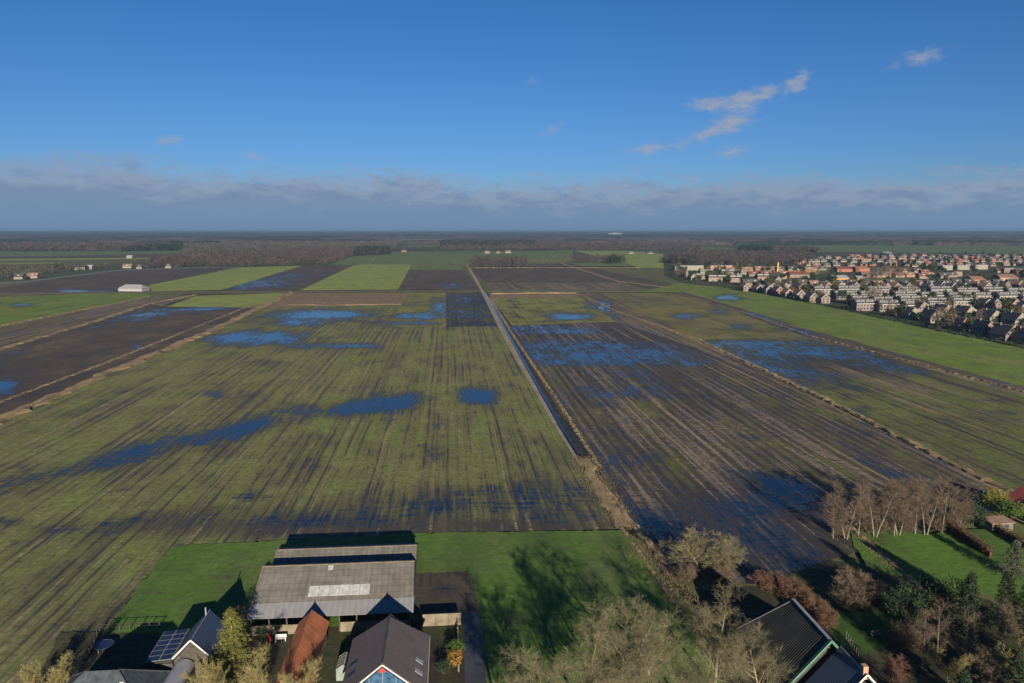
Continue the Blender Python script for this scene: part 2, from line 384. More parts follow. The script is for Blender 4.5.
# ---- far stripes of farmland (left, centre, right)
sheet('field', [(-80,251.5),(120,251),(185,250.5),(190,253),(60,256),(-80,256.5)], FM['DG'])
sheet('field', [(-80,256.5),(60,256),(190,253.5),(180,257.5),(-80,260)], FM['DK'])
sheet('field', [(-80,260),(140,257.5),(150,260),(130,263.5),(-80,268)], FM['BANK'])
sheet('field', [(-80,259.6),(150,257.6),(150,258.8),(-80,261.6)], FM['BR'])
sheet('field', [(-80,263.5),(60,262.5),(60,263.4),(-80,264.8)], FM['BR'])
sheet('field', [(329,264.5),(353.6,256),(391,254.5),(392,251.4),(475,251.4),(573,250.5),(573,260),(640,258),(640,266),(470,266)], FM['DG'])
sheet('field', [(573,251),(625,251),(700,256),(720,262),(668,273),(640,269),(627,263),(600,257)], FM['BR'])
sheet('field', [(800,243),(900,243),(1104,246),(1104,256),(800,253)], FM['DG'])
sheet('field', [(640,240.5),(690,240.3),(700,241.5),(640,242)], FM['BR'])
sheet('field', [(290,240),(480,238.6),(480,239.6),(290,241)], FM['BR'])
sheet('field', [(880,238.4),(1060,238.6),(1060,239.8),(880,239.2)], FM['BR'])
# L4 dark, L5 bright, L6 wet dark, L7 bright, L8 dark
sheet('field', [(-80,291),(0,287),(117,270.5),(234,267.5),(143,285.6),(117,291.5),(-80,293.5)], FM['DK'], wet=[(76,291,18,2,1),(100,290.5,18,1.5,.8),(185,271,30,2,.35)])
sheet('field', [(148,291.5),(150,285),(238,267.6),(303,265.6),(222,289.8)], FM['BR'])
sheet('field', [(303,265.6),(353,265.5),(300,290.3),(222,289.8)], FM['DK'], wet=[(262,283,40,5,.62),(290,276,28,4,.5),(242,288,22,2.5,.6),(325,271,18,2,.35)])
sheet('field', [(353,265.5),(364,264.5),(412,264.3),(398,289.6),(300,290.3)], FM['BR'])
sheet('field', [(412,264.3),(462,264.3),(463,270),(409,270)], FM['DG'])
sheet('field', [(409,270),(463,270),(481,290),(398,289.6)], FM['DK'], wet=[(450,286,16,3,.55)])
sheet('field', [(460,264.3),(660,268),(720,276),(760,283),(700,291),(481,291)], FM['BANK'])
sheet('field', [(471,269.4),(530,264),(569,263),(660,282),(720,291),(655,290.5),(622,282.7),(485,282.7)], FM['DK'])
sheet('field', [(485,282.7),(622,282.7),(640,289.8),(492,290.6)], FM['BN'])
# crossing track at 291
sheet('field', [(-80,293.5),(150,291.2),(482,290),(720,290.6),(720,292.6),(482,292.8),(150,294),(-80,300)], FM['BANK'])
# left side
sheet('field', [(-80,300),(0,297),(120,292.6),(150,294),(150,300),(0,327),(-80,345)], FM['GR'], mud=[(5,303,45,2.5,.9),(40,312,38,1.4,.8,-8)], wet=[(22,305,12,1.6,.7)], dry=[(83,303,8,2,1)])
sheet('field', [(-80,345),(0,327),(150,296.5),(195,295),(192,297),(0,352),(-80,374)], FM['BN'])
sheet('field', [(150,303),(168,306),(196,296),(286,292.7),(262,307),(226,322),(140,320)], FM['BR'], mud=[(200,305.5,60,.9,.9),(230,301,40,.8,.8)])
sheet('field', [(-80,374),(0,350),(150,303.5),(168,306.5),(262,307.5),(205,335),(0,420),(-80,453)], FM['DK'],
      wet=[(140,316,40,5,.62,-8),(185,310,60,3,.70,-3),(100,328,20,3,.5),(25,349,12,2,.6),(10,351,14,3,.6),(4,386,14,7,.95),(139,347,8,2.5,.8),(2,364,8,3,.5),(180,341,22,2,.45)],
      mud=[(60,385,120,25,.4)])
# main field left of the canal
WA_ = [(320,315,46,4.5,1),(300,322,26,4,.8),(256,338,46,6.5,.95),(240,341,36,5,.8),(352,346,26,2,.85),(305,345,22,2.5,.75),
      (340,311,30,2,.6),(375,405,46,8,1.05,-8),(345,410,30,6,.95,-6),(300,408,14,4,.7,-10),(285,411,20,5,.8,-18),(232,431,50,8,.92,-15),(172,441,30,6,.75,-15),(120,457,60,9,.75,-14),(60,470,50,7,.55,-12),(560,495,60,14,.55),(440,505,60,9,.55),(330,520,90,7,.6),
      (40,475,45,8,.5,-10),(478,396,20,8.5,1.1),(440,397,26,2.5,.5),(215,394,10,4,.85),(120,521,22,4,.62,-8),(60,530,40,5,.45),(0,522,30,6,.5),
      (420,317,24,3,.7),(400,324,30,2,.6),(440,310,12,10,.55),(415,305,20,1.6,.6),(520,505,60,7,.50),(255,522,60,5,.50),(430,512,70,7,.48),(560,515,40,7,.45),(470,492,60,6,.36),(250,497,20,3,.5)]
MA_ = [(400,527,270,13,1.0),(300,514,150,9,.6),(560,500,60,26,.5),(440,500,120,14,.42),(270,363,20,4,.9),(330,318,110,9,.45),(260,340,90,9,.4),(120,470,110,14,.4,-14),(60,560,110,26,.35,-25),
       (595,505,30,40,.6,60),(300,520,110,14,.5),(560,450,20,30,.4,60),(100,620,60,60,.35),(240,440,60,14,.35,-15),(300,450,40,20,.3)]
DA_ = [(290,415,10,5,.5),(445,430,10,5,.5),(290,370,60,20,.3),(375,340,60,12,.25),(160,570,50,12,.5,-38)]
sheet('field', [(-80,453),(0,420),(205,335),(262,307.5),(286,292.9),(482,292.8),(492,306),(590,486),(621,529),(416,533),(278,540),(172,546),(103,632),(60,700),(-80,760)], FM['A'], wet=WA_, mud=MA_, dry=DA_)
sheet('field', [(288,293),(407.5,292.9),(401.6,304.6),(262,307.5)], FM['RD'])
sheet('field', [(407.5,292.9),(446,292.9),(446,326),(392,327),(401.6,304.6)], FM['BG'], wet=[(420,316,30,4,.8),(440,309,10,10,.7),(412,323.5,30,2,.7),(410,304,20,2,.5)])
sheet('field', [(446,292.9),(482,292.8),(500,326),(446,327)], FM['ST'], wet=[(470,312,40,6,.35),(460,298,18,6,.3)])
# right of the canal
sheet('field', [(482,292.8),(590,292.9),(690,343),(800,394),(966,484),(1000,510),(830,560),(760,585),(664,576),(640,540),(600,480)], FM['B'],
      wet=[(600,357,85,8.5,.78),(580,345,80,5,.6),(620,390,60,8,.4),(560,362,30,4,.7),(650,354,24,5,.8),(690,363,26,3.5,.55),(530,328,60,3,.5),(565,331,40,3,.75),(545,353,30,3,.6),(603,404,18,4,.6),(640,376,24,4,.5),
           (780,487,44,10,.85,12),(755,478,20,4,.6,25),(650,522,26,12,.75,20),(735,545,70,24,.62),(700,520,60,20,.52),(770,505,60,14,.6),(600,470,30,20,.4),(560,440,14,30,.35),(790,560,50,14,.45),(655,458,16,5,.5),(885,470,30,3.5,.62,22),(850,448,25,3,.5,22),(760,437,15,3,.4)],
      mud=[(735,535,90,36,.55),(560,470,60,40,.12),(620,515,20,30,.4),(610,340,120,16,.4),(780,500,80,16,.6)],
      dry=[(550,400,60,60,.12),(680,440,90,20,.25,30),(850,470,120,12,.25,25),(720,430,40,20,.2)])
sheet('field', [(491.6,298.4),(577.5,294.8),(616,321.5),(512,325.5)], FM['BG'], wet=[(570,317,24,2.6,1.0),(556,314,16,2,.7),(540,321,16,1.8,.4),(592,306,6,8,.55)], mud=[(516,312,8,12,.4)])
sheet('field', [(489,292.9),(577,292.9),(579,296),(491,298.6)], FM['RD'])
sheet('field', [(579,293.6),(597,292.9),(700,341),(810,394),(980,480),(1104,530),(1104,560),(1000,512),(966,484),(800,397),(690,346),(616,322)], FM['BN'], wet=[(603,309,8,9,.8,60),(615,316,10,4,.6),(640,330,30,2.5,.35,26)], mud=[(760,375,40,6,.4,27),(930,460,50,8,.4,27)])
sheet('field', [(598,292.9),(672,292.9),(740,312),(803,336),(800,338),(700,341)], FM['C'], wet=[(688,316.5,14,3.4,.72),(742,326.5,10,2.6,.66),(719,311,12,4,.5),(640,300,30,3,.3)], mud=[(640,325,30,6,.3),(760,330,30,5,.3)])
sheet('field', [(698,339.4),(805,336.6),(882,355),(1024,392),(1104,413),(1104,534),(985,481),(810,392.5)], FM['CL'],
      wet=[(745,345,70,5,.85),(800,352,70,6,.75),(720,343,40,4,.7),(790,372,70,7,.6,10),(760,362,50,9,.5),(770,369,34,6,.72,12),(800,386,28,4.5,.70,12),(905,371,22,3.5,.72,6),(860,360,44,5,.55,10),(750,358,36,5,.62,14),(860,410,10,6,.5),(1010,415,20,3,.5),(930,420,40,3,.3)],
      mud=[(800,365,130,20,.62),(800,400,50,14,.4)], dry=[(900,385,60,6,.4,14),(930,470,70,6,.35,22),(840,375,40,6,.3)])
sheet('field', [(672,292.4),(684,292),(740,307.5),(807,328.5),(882,348.5),(1024,386.5),(1104,408.5),(1104,417),(1024,394.5),(882,356),(807,337.5),(740,313)], FM['BN'], wet=[(760,316,20,4,.5,20),(800,332,20,4,.6,18)], mud=[(800,333,180,12,.6,17)])
sheet('field', [(680,283),(712,286),(770,292),(840,309),(940,331),(1024,348),(1104,362),(1104,409),(1024,387),(882,349),(807,329),(740,308),(684,292.2),(640,292)], FM['GR'], wet=[(727,297.5,13,2.6,1.1)], mud=[(700,289,30,2,.7),(850,322,140,1.6,.35,14)], dry=[(727,297,20,4,.3)])
sheet('town_ground', [(664,262),(820,252),(1104,254),(1104,362),(1024,347),(940,330),(840,308),(770,291),(712,286),(680,282),(664,275)], FM['TOWN'])
street = simple('street_paving', (.10,.095,.09), .85, .25, .1, .2)
for yy, xa, xb in ((298.2,826,1090),(303.6,842,1090),(309.0,852,960),(288.4,765,1090),(279.6,700,1090),(274.6,690,830),(264.6,795,1090)):
    sheet('street', [(xa, yy - .35), (xb, yy - .35 + (xb - xa) * .012), (xb, yy + .35 + (xb - xa) * .012), (xa, yy + .35)], street, z=.32)
sheet('field', [(795,262),(830,262),(830,272),(800,276),(790,270)], FM['DG'])
sheet('field', [(860,284),(950,284),(930,277),(880,276)], FM['BANK'])
# dykes with tan reed: long narrow banks, real ridges on the ground
def ridge(name, pts, w, h, mat, label, cat='bank', kind='structure'):
    """a low bank following ground points (pixels of its foot line): soft cross-section with uneven crest"""
    P = [W(*p) for p in pts]; mb = MB(); rnd = random.Random(len(pts) * 7 + int(pts[0][0])); secs = []
    for i in range(len(P) - 1):
        a, c = P[i], P[i + 1]; L = (c - a).length; nn = max(1, min(400, int(L / (w * .8))))
        for k in range(nn + (i == len(P) - 2)):
            p = a + (c - a) * (k / nn); d = (c - a).normalized(); s = Vector((d.y, -d.x, 0)); secs.append((p, s))
    prof = [(-1, 0), (-.55, .75), (0, 1), (.55, .75), (1, 0)]
    for (p, s) in secs:
        jw = w * rnd.uniform(.75, 1.25); jh = h * rnd.uniform(.6, 1.3); off = rnd.uniform(-.2, .2) * w
        for (u_, hh) in prof: mb.v.append((p.x + s.x * (u_ * jw * .5 + off), p.y + s.y * (u_ * jw * .5 + off), max(.0, hh * jh) + (.28 if hh else -.1)))
    for i in range(len(secs) - 1):
        for k in range(4): q = i * 5 + k; mb.f.append((q, q + 1, q + 6, q + 5))
    o = mb.build(name, mat)
    for k in ('wet', 'mud', 'dry'): o.data.attributes.new(k, 'FLOAT', 'POINT')
    tag(o, kind=kind); return o
ridge('bank', [(-60,448),(0,421),(110,373),(205,334),(262,307),(292,292.5)], 7, .8, FM['TN'], '')
ridge('bank', [(-60,425),(0,403),(110,362),(200,326),(255,304)], 2.2, .35, FM['TN'], '')
ridge('bank', [(-60,372),(0,350),(95,322),(150,304),(194,295.5)], 5, .6, FM['TN'], '')
ridge('bank', [(-60,345),(0,326.5),(80,311),(150,297)], 3, .5, FM['TN'], '')
ridge('bank', [(288,305),(340,305.4),(401,304.6)], 9, .6, FM['TN'], '')
ridge('bank', [(491,294.4),(535,293.6),(577,293.4)], 8, .9, FM['TN'], '')
ridge('bank', [(578,294),(620,313),(700,341),(740,360),(812,393),(900,438),(985,481),(1060,515)], 3.0, .5, FM['TN'], '')
ridge('bank', [(673,292.6),(740,312),(807,336),(882,355),(1024,393),(1080,408)], 1.8, .6, FM['TN'], '')
ridge('bank', [(584,460),(600,488),(615,512),(624,530)], 4.5, .4, FM['TN'], '')
ridge('bank', [(850,528),(868,545),(900,572),(930,600)], 1.4, .4, FM['TN'], '')
for a_, c_ in (((470,268),(640,268)), ((622,282),(700,292)), ((560,263),(622,283))):
    ridge('bank', [a_, c_], 5, .5, FM['TN'], '')

# canal: a straight ditch with a pale path on its west bank
mw, n, b = newmat('canal_water'); b.inputs['Specular IOR Level'].default_value = .25; b.inputs['Base Color'].default_value = (.010,.016,.022,1); b.inputs['Roughness'].default_value = .04
nn_ = n.noise(n.new('ShaderNodeTexCoord').outputs['Object'], .8, 3); bn = n.new('ShaderNodeBump'); bn.inputs['Distance'].default_value = .01; n.l.new(nn_, bn.inputs['Height']); n.l.new(bn.outputs[0], b.inputs['Normal'])
pathm = simple('pale_path', (.21,.175,.13), .9, .25, .15)
asphalt = simple('asphalt', (.040,.045,.055), .65, .3, .35, .45)
sheet('path', [(465.6,264.5),(468.2,264.5),(483.6,290.5),(506.8,334),(559,427),(581,463),(577,462),(556,429),(503.5,338),(480.6,290.5)], pathm, z=.42)
sheet('canal', [(484.9,293),(486,293),(510.2,336),(561.5,424),(579.5,452),(578,455),(560,427),(508.3,336)], mw, z=.43)
sheet('ditch', [(486.2,293),(487.6,293),(512.5,336),(565,420),(586,452),(582,458),(561.5,424),(510.2,336)], simple('ditch_earth_shade', (.040,.032,.026), .9, .4, .3, .1), z=.438)  # bank earth darkened: the ditch's shade is put into its colour
sheet('ditch', [(560,418),(566,420),(590,452),(596,470),(584,456)], simple('ditch_mud', (.022,.020,.018), .6, .4, .5), z=.445)
ridge('bank', [(622,530),(640,555),(663,590),(690,625)], 1.0, .25, FM['TN'], '')
ridge('bank', [(604,488),(640,535),(676,575)], 2.0, .5, FM['TN'], '')
ridge('bank', [(489,298),(513,336),(568,418),(600,470)], 1.6, .4, FM['TN'], '')
for pts in ([(-80,293.6),(150,291.7),(482,290.6),(482,291.5),(150,292.6),(-80,296)],):
    sheet('road', pts, simple('track_dirt', (.09,.08,.06), .9, .3, .1), z=.30)
sheet('road', [(-80,289),(20,281.5),(117,269.8),(200,267),(236,266.8),(236,267.6),(200,267.9),(117,271),(20,283),(-80,292)], simple('far_road', (.12,.12,.11), .6, .2, .1), z=.30)
sheet('road', [(488,290.9),(720,291),(720,291.8),(488,292)], simple('track_dirt_b', (.12,.11,.08), .9, .3, .1), z=.31)
# near ground
sheet('verge', [(621,529),(640,540),(664,576),(720,640),(760,700),(700,720),(640,640),(600,580)], FM['BANK'], z=.46)
sheet('lawn', [(172,546),(278,540.5),(416,533),(620,530),(634,545),(668,600),(700,640),(740,720),(470,720),(90,640),(103,632)], FM['LW'], z=.47)
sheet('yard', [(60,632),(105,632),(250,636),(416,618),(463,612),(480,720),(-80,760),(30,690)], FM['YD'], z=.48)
sheet('yard', [(414,573),(468,571),(481,613),(462,618),(414,622)], FM['MUDY'], z=.485, wet=[(445,590,14,8,.35)], dry=[(425,606,12,6,.5),(432,585,5,3,.5)])
sheet('road', [(462,614),(480.4,613),(488,700),(466,700)], asphalt, z=.492)
sheet('lawn', [(849,526),(926,534),(962,530),(1000,528),(1104,545),(1104,640),(1024,600),(953,590),(868,568),(852,540)], FM['LW'], z=.47)
sheet('yard', [(760,585),(830,560),(868,568),(953,588),(1104,640),(1104,760),(700,760),(690,620),(700,590)], FM['YD'], z=.465)  # dark ground colour carries the shade of the tall trees
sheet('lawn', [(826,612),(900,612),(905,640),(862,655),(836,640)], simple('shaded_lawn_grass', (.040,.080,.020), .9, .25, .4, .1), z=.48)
sheet('field', [(664,576),(760,585),(830,560),(868,568),(700,600)], FM['BANK'], z=.46)
GZ = .48

# ------------------------------------------------------------------ trees
bark = simple('bark_tan', (.17,.145,.095), .9, .35, .6, .1)
bark_twig = simple('twigs_olive', (.125,.112,.070), .9, .3, .6, .1)
bark_y = simple('bark_willow', (.19,.165,.075), .9, .3, .6, .1)
bark_r = simple('bark_red', (.105,.062,.044), .9, .3, .6, .1)
bark_b = simple('bark_brown', (.105,.080,.060), .9, .3, .6, .1)
bark_w = simple('bark_birch', (.155,.14,.115), .8, .35, 1.5, .2)
bark_d = simple('bark_dark', (.085,.065,.055), .9, .3, .6, .1)
leaf_y = simple('needles_olive', (.115,.120,.030), .85, .4, .9, .15)
leaf_d = simple('needles_dark', (.022,.038,.020), .85, .4, .9, .15)
leaf_g = simple('leaves_green', (.060,.10,.022), .85, .4, .9, .15)
leaf_yg = simple('leaves_yellow_green', (.13,.13,.03), .85, .3, .9, .15)
leaf_o = simple('leaves_orange', (.20,.115,.03), .85, .3, .9, .15)

def bare_mesh(seed, H, spread=.5, levels=4, kids=(7, 6, 6, 6), trunk_frac=.3, tr=.22, stems=1, droop=0.0, twig=.014, upright=.35, length=.55, split=1, l2=None, wob0=.10, lean=.45):
    """Leafless tree: recursive limbs; returns (trunk lists, crown lists)"""
    rnd = random.Random(seed); T = ([], []); C = ([], [])
    def branch(p, d, L, r, lev):
        tgt = T if lev <= split else C
        nseg = 4 if lev < 2 else (2 if lev < levels else 1); sides = 6 if lev == 0 else (4 if lev == 1 else 3)
        pts = [p]; dd = d.copy(); rr = [r]
        for i in range(nseg):
            wob = Vector((rnd.gauss(0, 1), rnd.gauss(0, 1), rnd.gauss(0, 1))) * (wob0 if lev == 0 else .17)
            dd = (dd + wob + Vector((0, 0, upright * (.35 if lev else 0) - droop * (lev / levels)))).normalized()
            pts.append(pts[-1] + dd * (L / nseg)); rr.append(max(r * (1 - .8 * (i + 1) / nseg), twig * .6))
        for i in range(nseg): tube(tgt[0], tgt[1], pts[i], pts[i + 1], rr[i], rr[i + 1], sides)
        if lev >= levels: return
        nk = kids[min(lev, len(kids) - 1)]
        f0 = trunk_frac if lev == 0 else .15
        for k in range(nk):
            fr = f0 + (1 - f0) * (k + rnd.random() * .8) / nk; fr = min(fr, .99)
            i = min(int(fr * nseg), nseg - 1); q = pts[i].lerp(pts[i + 1], fr * nseg - i)
            base = (pts[i + 1] - pts[i]).normalized()
            a = rnd.uniform(0, 6.28); side = Vector((math.cos(a), math.sin(a), rnd.uniform(-.2, .35)))
            side = (side - base * side.dot(base)).normalized()
            nd = (base * (1 - spread) + side * spread * rnd.uniform(.8, 1.3)).normalized()
            ll = L * (length if lev == 0 else (l2 or length)) * (1 - .45 * fr if lev == 0 else rnd.uniform(.7, 1.1)) * rnd.uniform(.8, 1.15)
            branch(q, nd, ll, max(rr[i] * .5, twig), lev + 1)
    for s in range(stems):
        a = s * 2.4 + rnd.random(); ln = 0 if stems == 1 else lean * random.Random(seed + s).uniform(.5, 1.2)
        d = Vector((math.cos(a) * ln, math.sin(a) * ln, 1)).normalized()
        branch(Vector((math.cos(a) * .2 * (stems > 1), math.sin(a) * .2 * (stems > 1), 0)), d, H * (.82 if stems == 1 else .62), tr, 0)
    zmax = max(v[2] for v in (C[0] or T[0])); k = H / zmax
    for M in (T, C):
        for i, v in enumerate(M[0]): M[0][i] = (v[0] * k, v[1] * k, v[2] * k)
    return T, C
def from_lists(name, L, mat):
    me = bpy.data.meshes.new(name); me.from_pydata(L[0], [], L[1]); me.update(); me.materials.append(mat); return me
def conifer_mesh(seed, H, Rb, mat_n=3500, size=.38, jag=.25):
    rnd = random.Random(seed); T = ([], []); C = ([], [])
    tube(T[0], T[1], Vector((0, 0, 0)), Vector((0, 0, H * .97)), H * .018, .02, 6)
    nb = int(H * 16)
    for i in range(nb):
        z = H * (.06 + .92 * (i / nb)); L = Rb * (1 - z / H) ** .8 * rnd.uniform(1 - jag, 1 + jag) + .25; a = i * 2.399 + rnd.uniform(-.3, .3)
        d = Vector((math.cos(a), math.sin(a), rnd.uniform(-.25, .15))); p0 = Vector((0, 0, z)); p1 = p0 + d * L
        tube(T[0], T[1], p0, p1, .035, .01, 3)
        k = max(3, int(mat_n / nb))
        for j in range(k):
            fr = rnd.random() ** .6; c = p0.lerp(p1, fr) + Vector((rnd.gauss(0, .12), rnd.gauss(0, .12), rnd.gauss(0, .12) - .1)) * (1 + L * .25)
            s = size * rnd.uniform(.5, 1.1); q = len(C[0])
            for w in range(3):
                C[0].append(tuple(c + Vector((rnd.uniform(-s, s), rnd.uniform(-s, s), rnd.uniform(-s, s) * .6))))
            C[1].append((q, q + 1, q + 2))
    return T, C
def leafy_mesh(seed, w, d, H, n=1500, size=.3, base=.15):
    """Dense shrub or hedge crown: leaf-sized faces clumped through its volume"""
    rnd = random.Random(seed); C = ([], []); T = ([], [])
    cl = []
    for i in range(max(10, n // 60)):
        a = rnd.uniform(0, 6.28); e = rnd.uniform(-.6, 1.2); r = rnd.uniform(.55, 1)
        cl.append(Vector((math.cos(a) * math.cos(e) * w * .5 * r, math.sin(a) * math.cos(e) * d * .5 * r, H * (.5 + .45 * math.sin(e) * r))))
    for s in range(4):
        c = rnd.choice(cl); tube(T[0], T[1], Vector((0, 0, 0)), c, .09, .03, 4)
    for i in range(n):
        c = rnd.choice(cl) + Vector((rnd.gauss(0, w * .09), rnd.gauss(0, d * .09), rnd.gauss(0, H * .09)))
        c.z = max(c.z, base); s = size * rnd.uniform(.5, 1.2); q = len(C[0])
        for k in range(3): C[0].append(tuple(c + Vector((rnd.uniform(-s, s), rnd.uniform(-s, s), rnd.uniform(-s, s)))))
        C[1].append((q, q + 1, q + 2))
    return T, C
TREE = {}
def tree_kind(key, lists, mt, mc):
    T, C = lists; TREE[key] = (from_lists('trunk', T, mt), from_lists('crown', C, mc))
def plant(key, name, loc, label, cat='tree', group=None, rz=0.0, s=1.0, sz=None):
    r = empty(name, loc, rz, label, cat, group); r.scale = (s, s, sz or s)
    for nm, me in zip(('trunk', 'crown'), TREE[key]):
        if len(me.polygons):
            o = bpy.data.objects.new(nm, me); COL.objects.link(o); o.parent = r
    return r
for i in range(4):
    tree_kind('big%d' % i, bare_mesh(20 + i, 14.5, .60, 4, (10, 8, 8, 9), .26, .26, twig=.012, length=.55, l2=.60, upright=.22), bark, bark_twig)
tree_kind('yellow', bare_mesh(41, 9, .5, 4, (10, 8, 7, 7), .12, .13, twig=.011, length=.5, l2=.58, upright=.4, stems=2), bark_y, bark_y)
tree_kind('willow', bare_mesh(51, 8, .55, 4, (8, 7, 6, 6), .15, .15, twig=.012, length=.5, l2=.6, upright=.10, stems=9, droop=.1, lean=1.1), bark_y, bark_twig)
tree_kind('poplar0', bare_mesh(61, 12, .5, 4, (14, 7, 6, 7), .22, .11, twig=.011, length=.34, l2=.62, upright=.12, split=0, wob0=.05), bark_w, bark_b)
tree_kind('poplar1', bare_mesh(62, 12, .52, 4, (11, 6, 6, 7), .25, .10, twig=.011, length=.34, l2=.62, upright=.12, split=0, wob0=.06, stems=2, lean=.08), bark_w, bark_b)
tree_kind('birch', bare_mesh(71, 12, .5, 3, (18, 9, 8), .2, .11, twig=.012, length=.28, l2=.6, upright=.05, split=0, wob0=.03), bark_w, bark_b)
tree_kind('thicket', bare_mesh(81, 4, .6, 3, (8, 8, 8), .05, .05, twig=.011, length=.6, upright=.15, stems=9, lean=.9), bark_b, bark_b)
tree_kind('redthicket', bare_mesh(82, 3.4, .6, 3, (8, 8, 7), .05, .05, twig=.012, length=.6, upright=.2, stems=9, lean=.8), bark_r, bark_r)
tree_kind('wine', bare_mesh(83, 6, .55, 3, (9, 9, 9), .12, .10, twig=.012, length=.6, upright=.3, stems=3), bark_b, simple('bark_wine', (.12,.060,.050), .9, .3, .6, .1))
tree_kind('larch', conifer_mesh(91, 10, 3.2, 9500, .17, .3), bark_y, leaf_y)
tree_kind('spruce', conifer_mesh(92, 12, 3.2, 6500, .30, .3), bark_d, leaf_d)
tree_kind('spruce_blue', conifer_mesh(93, 8, 2.8, 5000, .26, .35), bark_d, simple('needles_blue', (.060,.078,.050), .85, .3, .9, .15))
tree_kind('bush_dark', leafy_mesh(94, 5, 5, 5, 2500, .22), bark_d, leaf_d)
tree_kind('bush_green', leafy_mesh(95, 5, 5, 4.5, 2500, .22), bark_d, leaf_g)
tree_kind('bush_yellow', leafy_mesh(96, 7, 6, 6, 3500, .25), bark_d, leaf_yg)
tree_kind('bush_orange', leafy_mesh(97, 2.6, 3, 2.2, 900, .16), bark_d, leaf_o)
tree_kind('bush_pale', leafy_mesh(98, 5, 5, 5, 2500, .18), bark_d, simple('leaves_pale', (.20,.18,.09), .85, .3, .9, .15))

def gp(px, py): w = W(px, py); return (w.x, w.y, GZ)
# the row of big bare trees along the bottom
for (X, Y, k, s, lab) in ((.3, 76, 0, .85, 'bare tree leftmost in the bottom row beside the dark road'), (4.5, 79, 1, 1.03, 'smaller bare tree second in the bottom row on the paddock'),
        (9.3, 81, 2, 1.05, 'bare tree third from the left in the bottom row'), (13.5, 83, 3, 1.06, 'wide bare tree in the middle of the bottom row'),
        (18.3, 86, 0, 1.02, 'bare tree with pale forked trunk left of the largest tree'), (26.5, 89, 1, .96, 'largest bare tree in front of the dark hipped barn roof'),
        (22.5, 82, 2, .85, 'bare tree cut by the picture edge below the largest tree'), (31, 84, 3, .78, 'low bare tree against the left slope of the barn roof')):
    plant('big%d' % k, 'bare_tree', (X, Y, GZ), lab, 'tree', 'big bare trees along the bottom', rz=X * 1.3, s=s)
plant('willow', 'willow_tree', gp(703, 572), 'round multi-stemmed bare willow at the ditch by the wet field', s=1.0, sz=.92)
p = W(230, 683, 2.0); plant('larch', 'larch_tree', (-37.2, 91.5, GZ), 'tall olive yellow conifer beside the solar panel house', s=1.05)
plant('larch', 'larch_tree', (-39.4, 89.5, GZ), 'narrow olive conifer touching the blue roof of the solar panel house', s=.5, rz=1.2)
plant('yellow', 'bare_tree', (-33.4, 85, GZ), 'yellow twigged bare tree in front of the olive conifer', s=.95)
plant('yellow', 'bare_tree', (-37.3, 84, GZ), 'yellow twigged bare tree below the solar panel house', s=.82, rz=2)
plant('yellow', 'bare_tree', (-26.9, 84.5, GZ), 'yellow twigged bare tree in front of the red tiled shed', s=.82, rz=4)
plant('yellow', 'bare_shrub', gp(54, 705), 'pale bare shrub in the bottom left corner', 'shrub', s=.72)
plant('yellow', 'bare_shrub', gp(30, 712), 'second bare shrub at the far left bottom corner', 'shrub', s=.62, rz=1)
# a tree beside the barn's west wall
plant('poplar1', 'bare_tree', gp(240, 640), 'slim bare tree at the left end of the big barn', s=.42)
# thickets by the ditch, right of centre
for i, (px, py, k, s, lab) in enumerate(((762,590,'redthicket',1.0,'red twigged shrub at the left end of the red hedge by the barn'),(776,594,'redthicket',1.1,'second red twigged shrub from the left behind the barn'),
      (790,600,'redthicket',1.15,'red twigged shrub behind the barn ridge'),(803,609,'redthicket',1.1,'red twigged shrub right beside the barn ridge end'),(814,619,'redthicket',1.1,'red twigged shrub near the right end of the red hedge'),
      (826,630,'redthicket',1.0,'red twigged shrub at the right end of the red hedge'),(848,606,'thicket',1.5,'wide brown thicket on the small shaded lawn edge'),
      (868,603,'thicket',1.1,'smaller brown thicket right of the wide brown one'),(722,584,'thicket',.9,'low tan thicket at the foot of the willow'),(689,582,'thicket',.8,'low tan thicket left of the willow'))):
    plant(k, 'bare_shrub', gp(px, py), lab, 'shrub', 'bare shrubs by the ditch', rz=i, s=s)
ordw = ['first','second','third','fourth','fifth','sixth','seventh','eighth','ninth','tenth','eleventh','twelfth']
for i, (px, py, k, s) in enumerate(((833,541,'poplar0',.80),(846,541,'poplar1',1.0),(858,538,'poplar0',.95),(875,539,'poplar1',1.02),(894,538,'poplar0',1.04),(898,537,'poplar1',1.0),(915,536,'poplar0',.98),(926,537,'poplar1',1.02),(942,534,'poplar0',.98),(958,531,'poplar1',.8))):
    plant(k, 'poplar_tree', gp(px, py), 'white stemmed bare tree, %s from the left in the row above the lawn' % ordw[i], 'tree', 'bare trees in a row above the lawn', rz=i * 1.7, s=s)
for i, (px, py, s) in enumerate(((838,537,.7),(868,535,.7),(886,534,.7),(908,533,.75),(934,532,.8),(950,529,.9),(965,522,1.1))):
    plant('thicket', 'bare_shrub', gp(px, py), 'brown undergrowth shrub, %s from the left under the row of white stemmed trees' % ordw[i], 'shrub', 'undergrowth below the bare tree row', rz=i, s=s)
plant('bush_dark', 'evergreen_shrub', gp(973, 528), 'dark round evergreen beside the garden shed', 'shrub', s=.95)
plant('bush_yellow', 'evergreen_shrub', gp(996, 514), 'yellow green leafy tree behind the garden shed', 'tree', s=.8)
plant('bush_green', 'evergreen_shrub', gp(1011, 523), 'mid green leafy tree right of the garden shed', 'tree', s=1.0)
plant('bush_dark', 'evergreen_shrub', gp(1030, 522), 'dark evergreen at the right picture edge by the red roof', 'shrub', s=.9)
plant('spruce_blue', 'conifer_tree', gp(1013, 579), 'grey green conifer on the lawn between the hedges', s=.85)
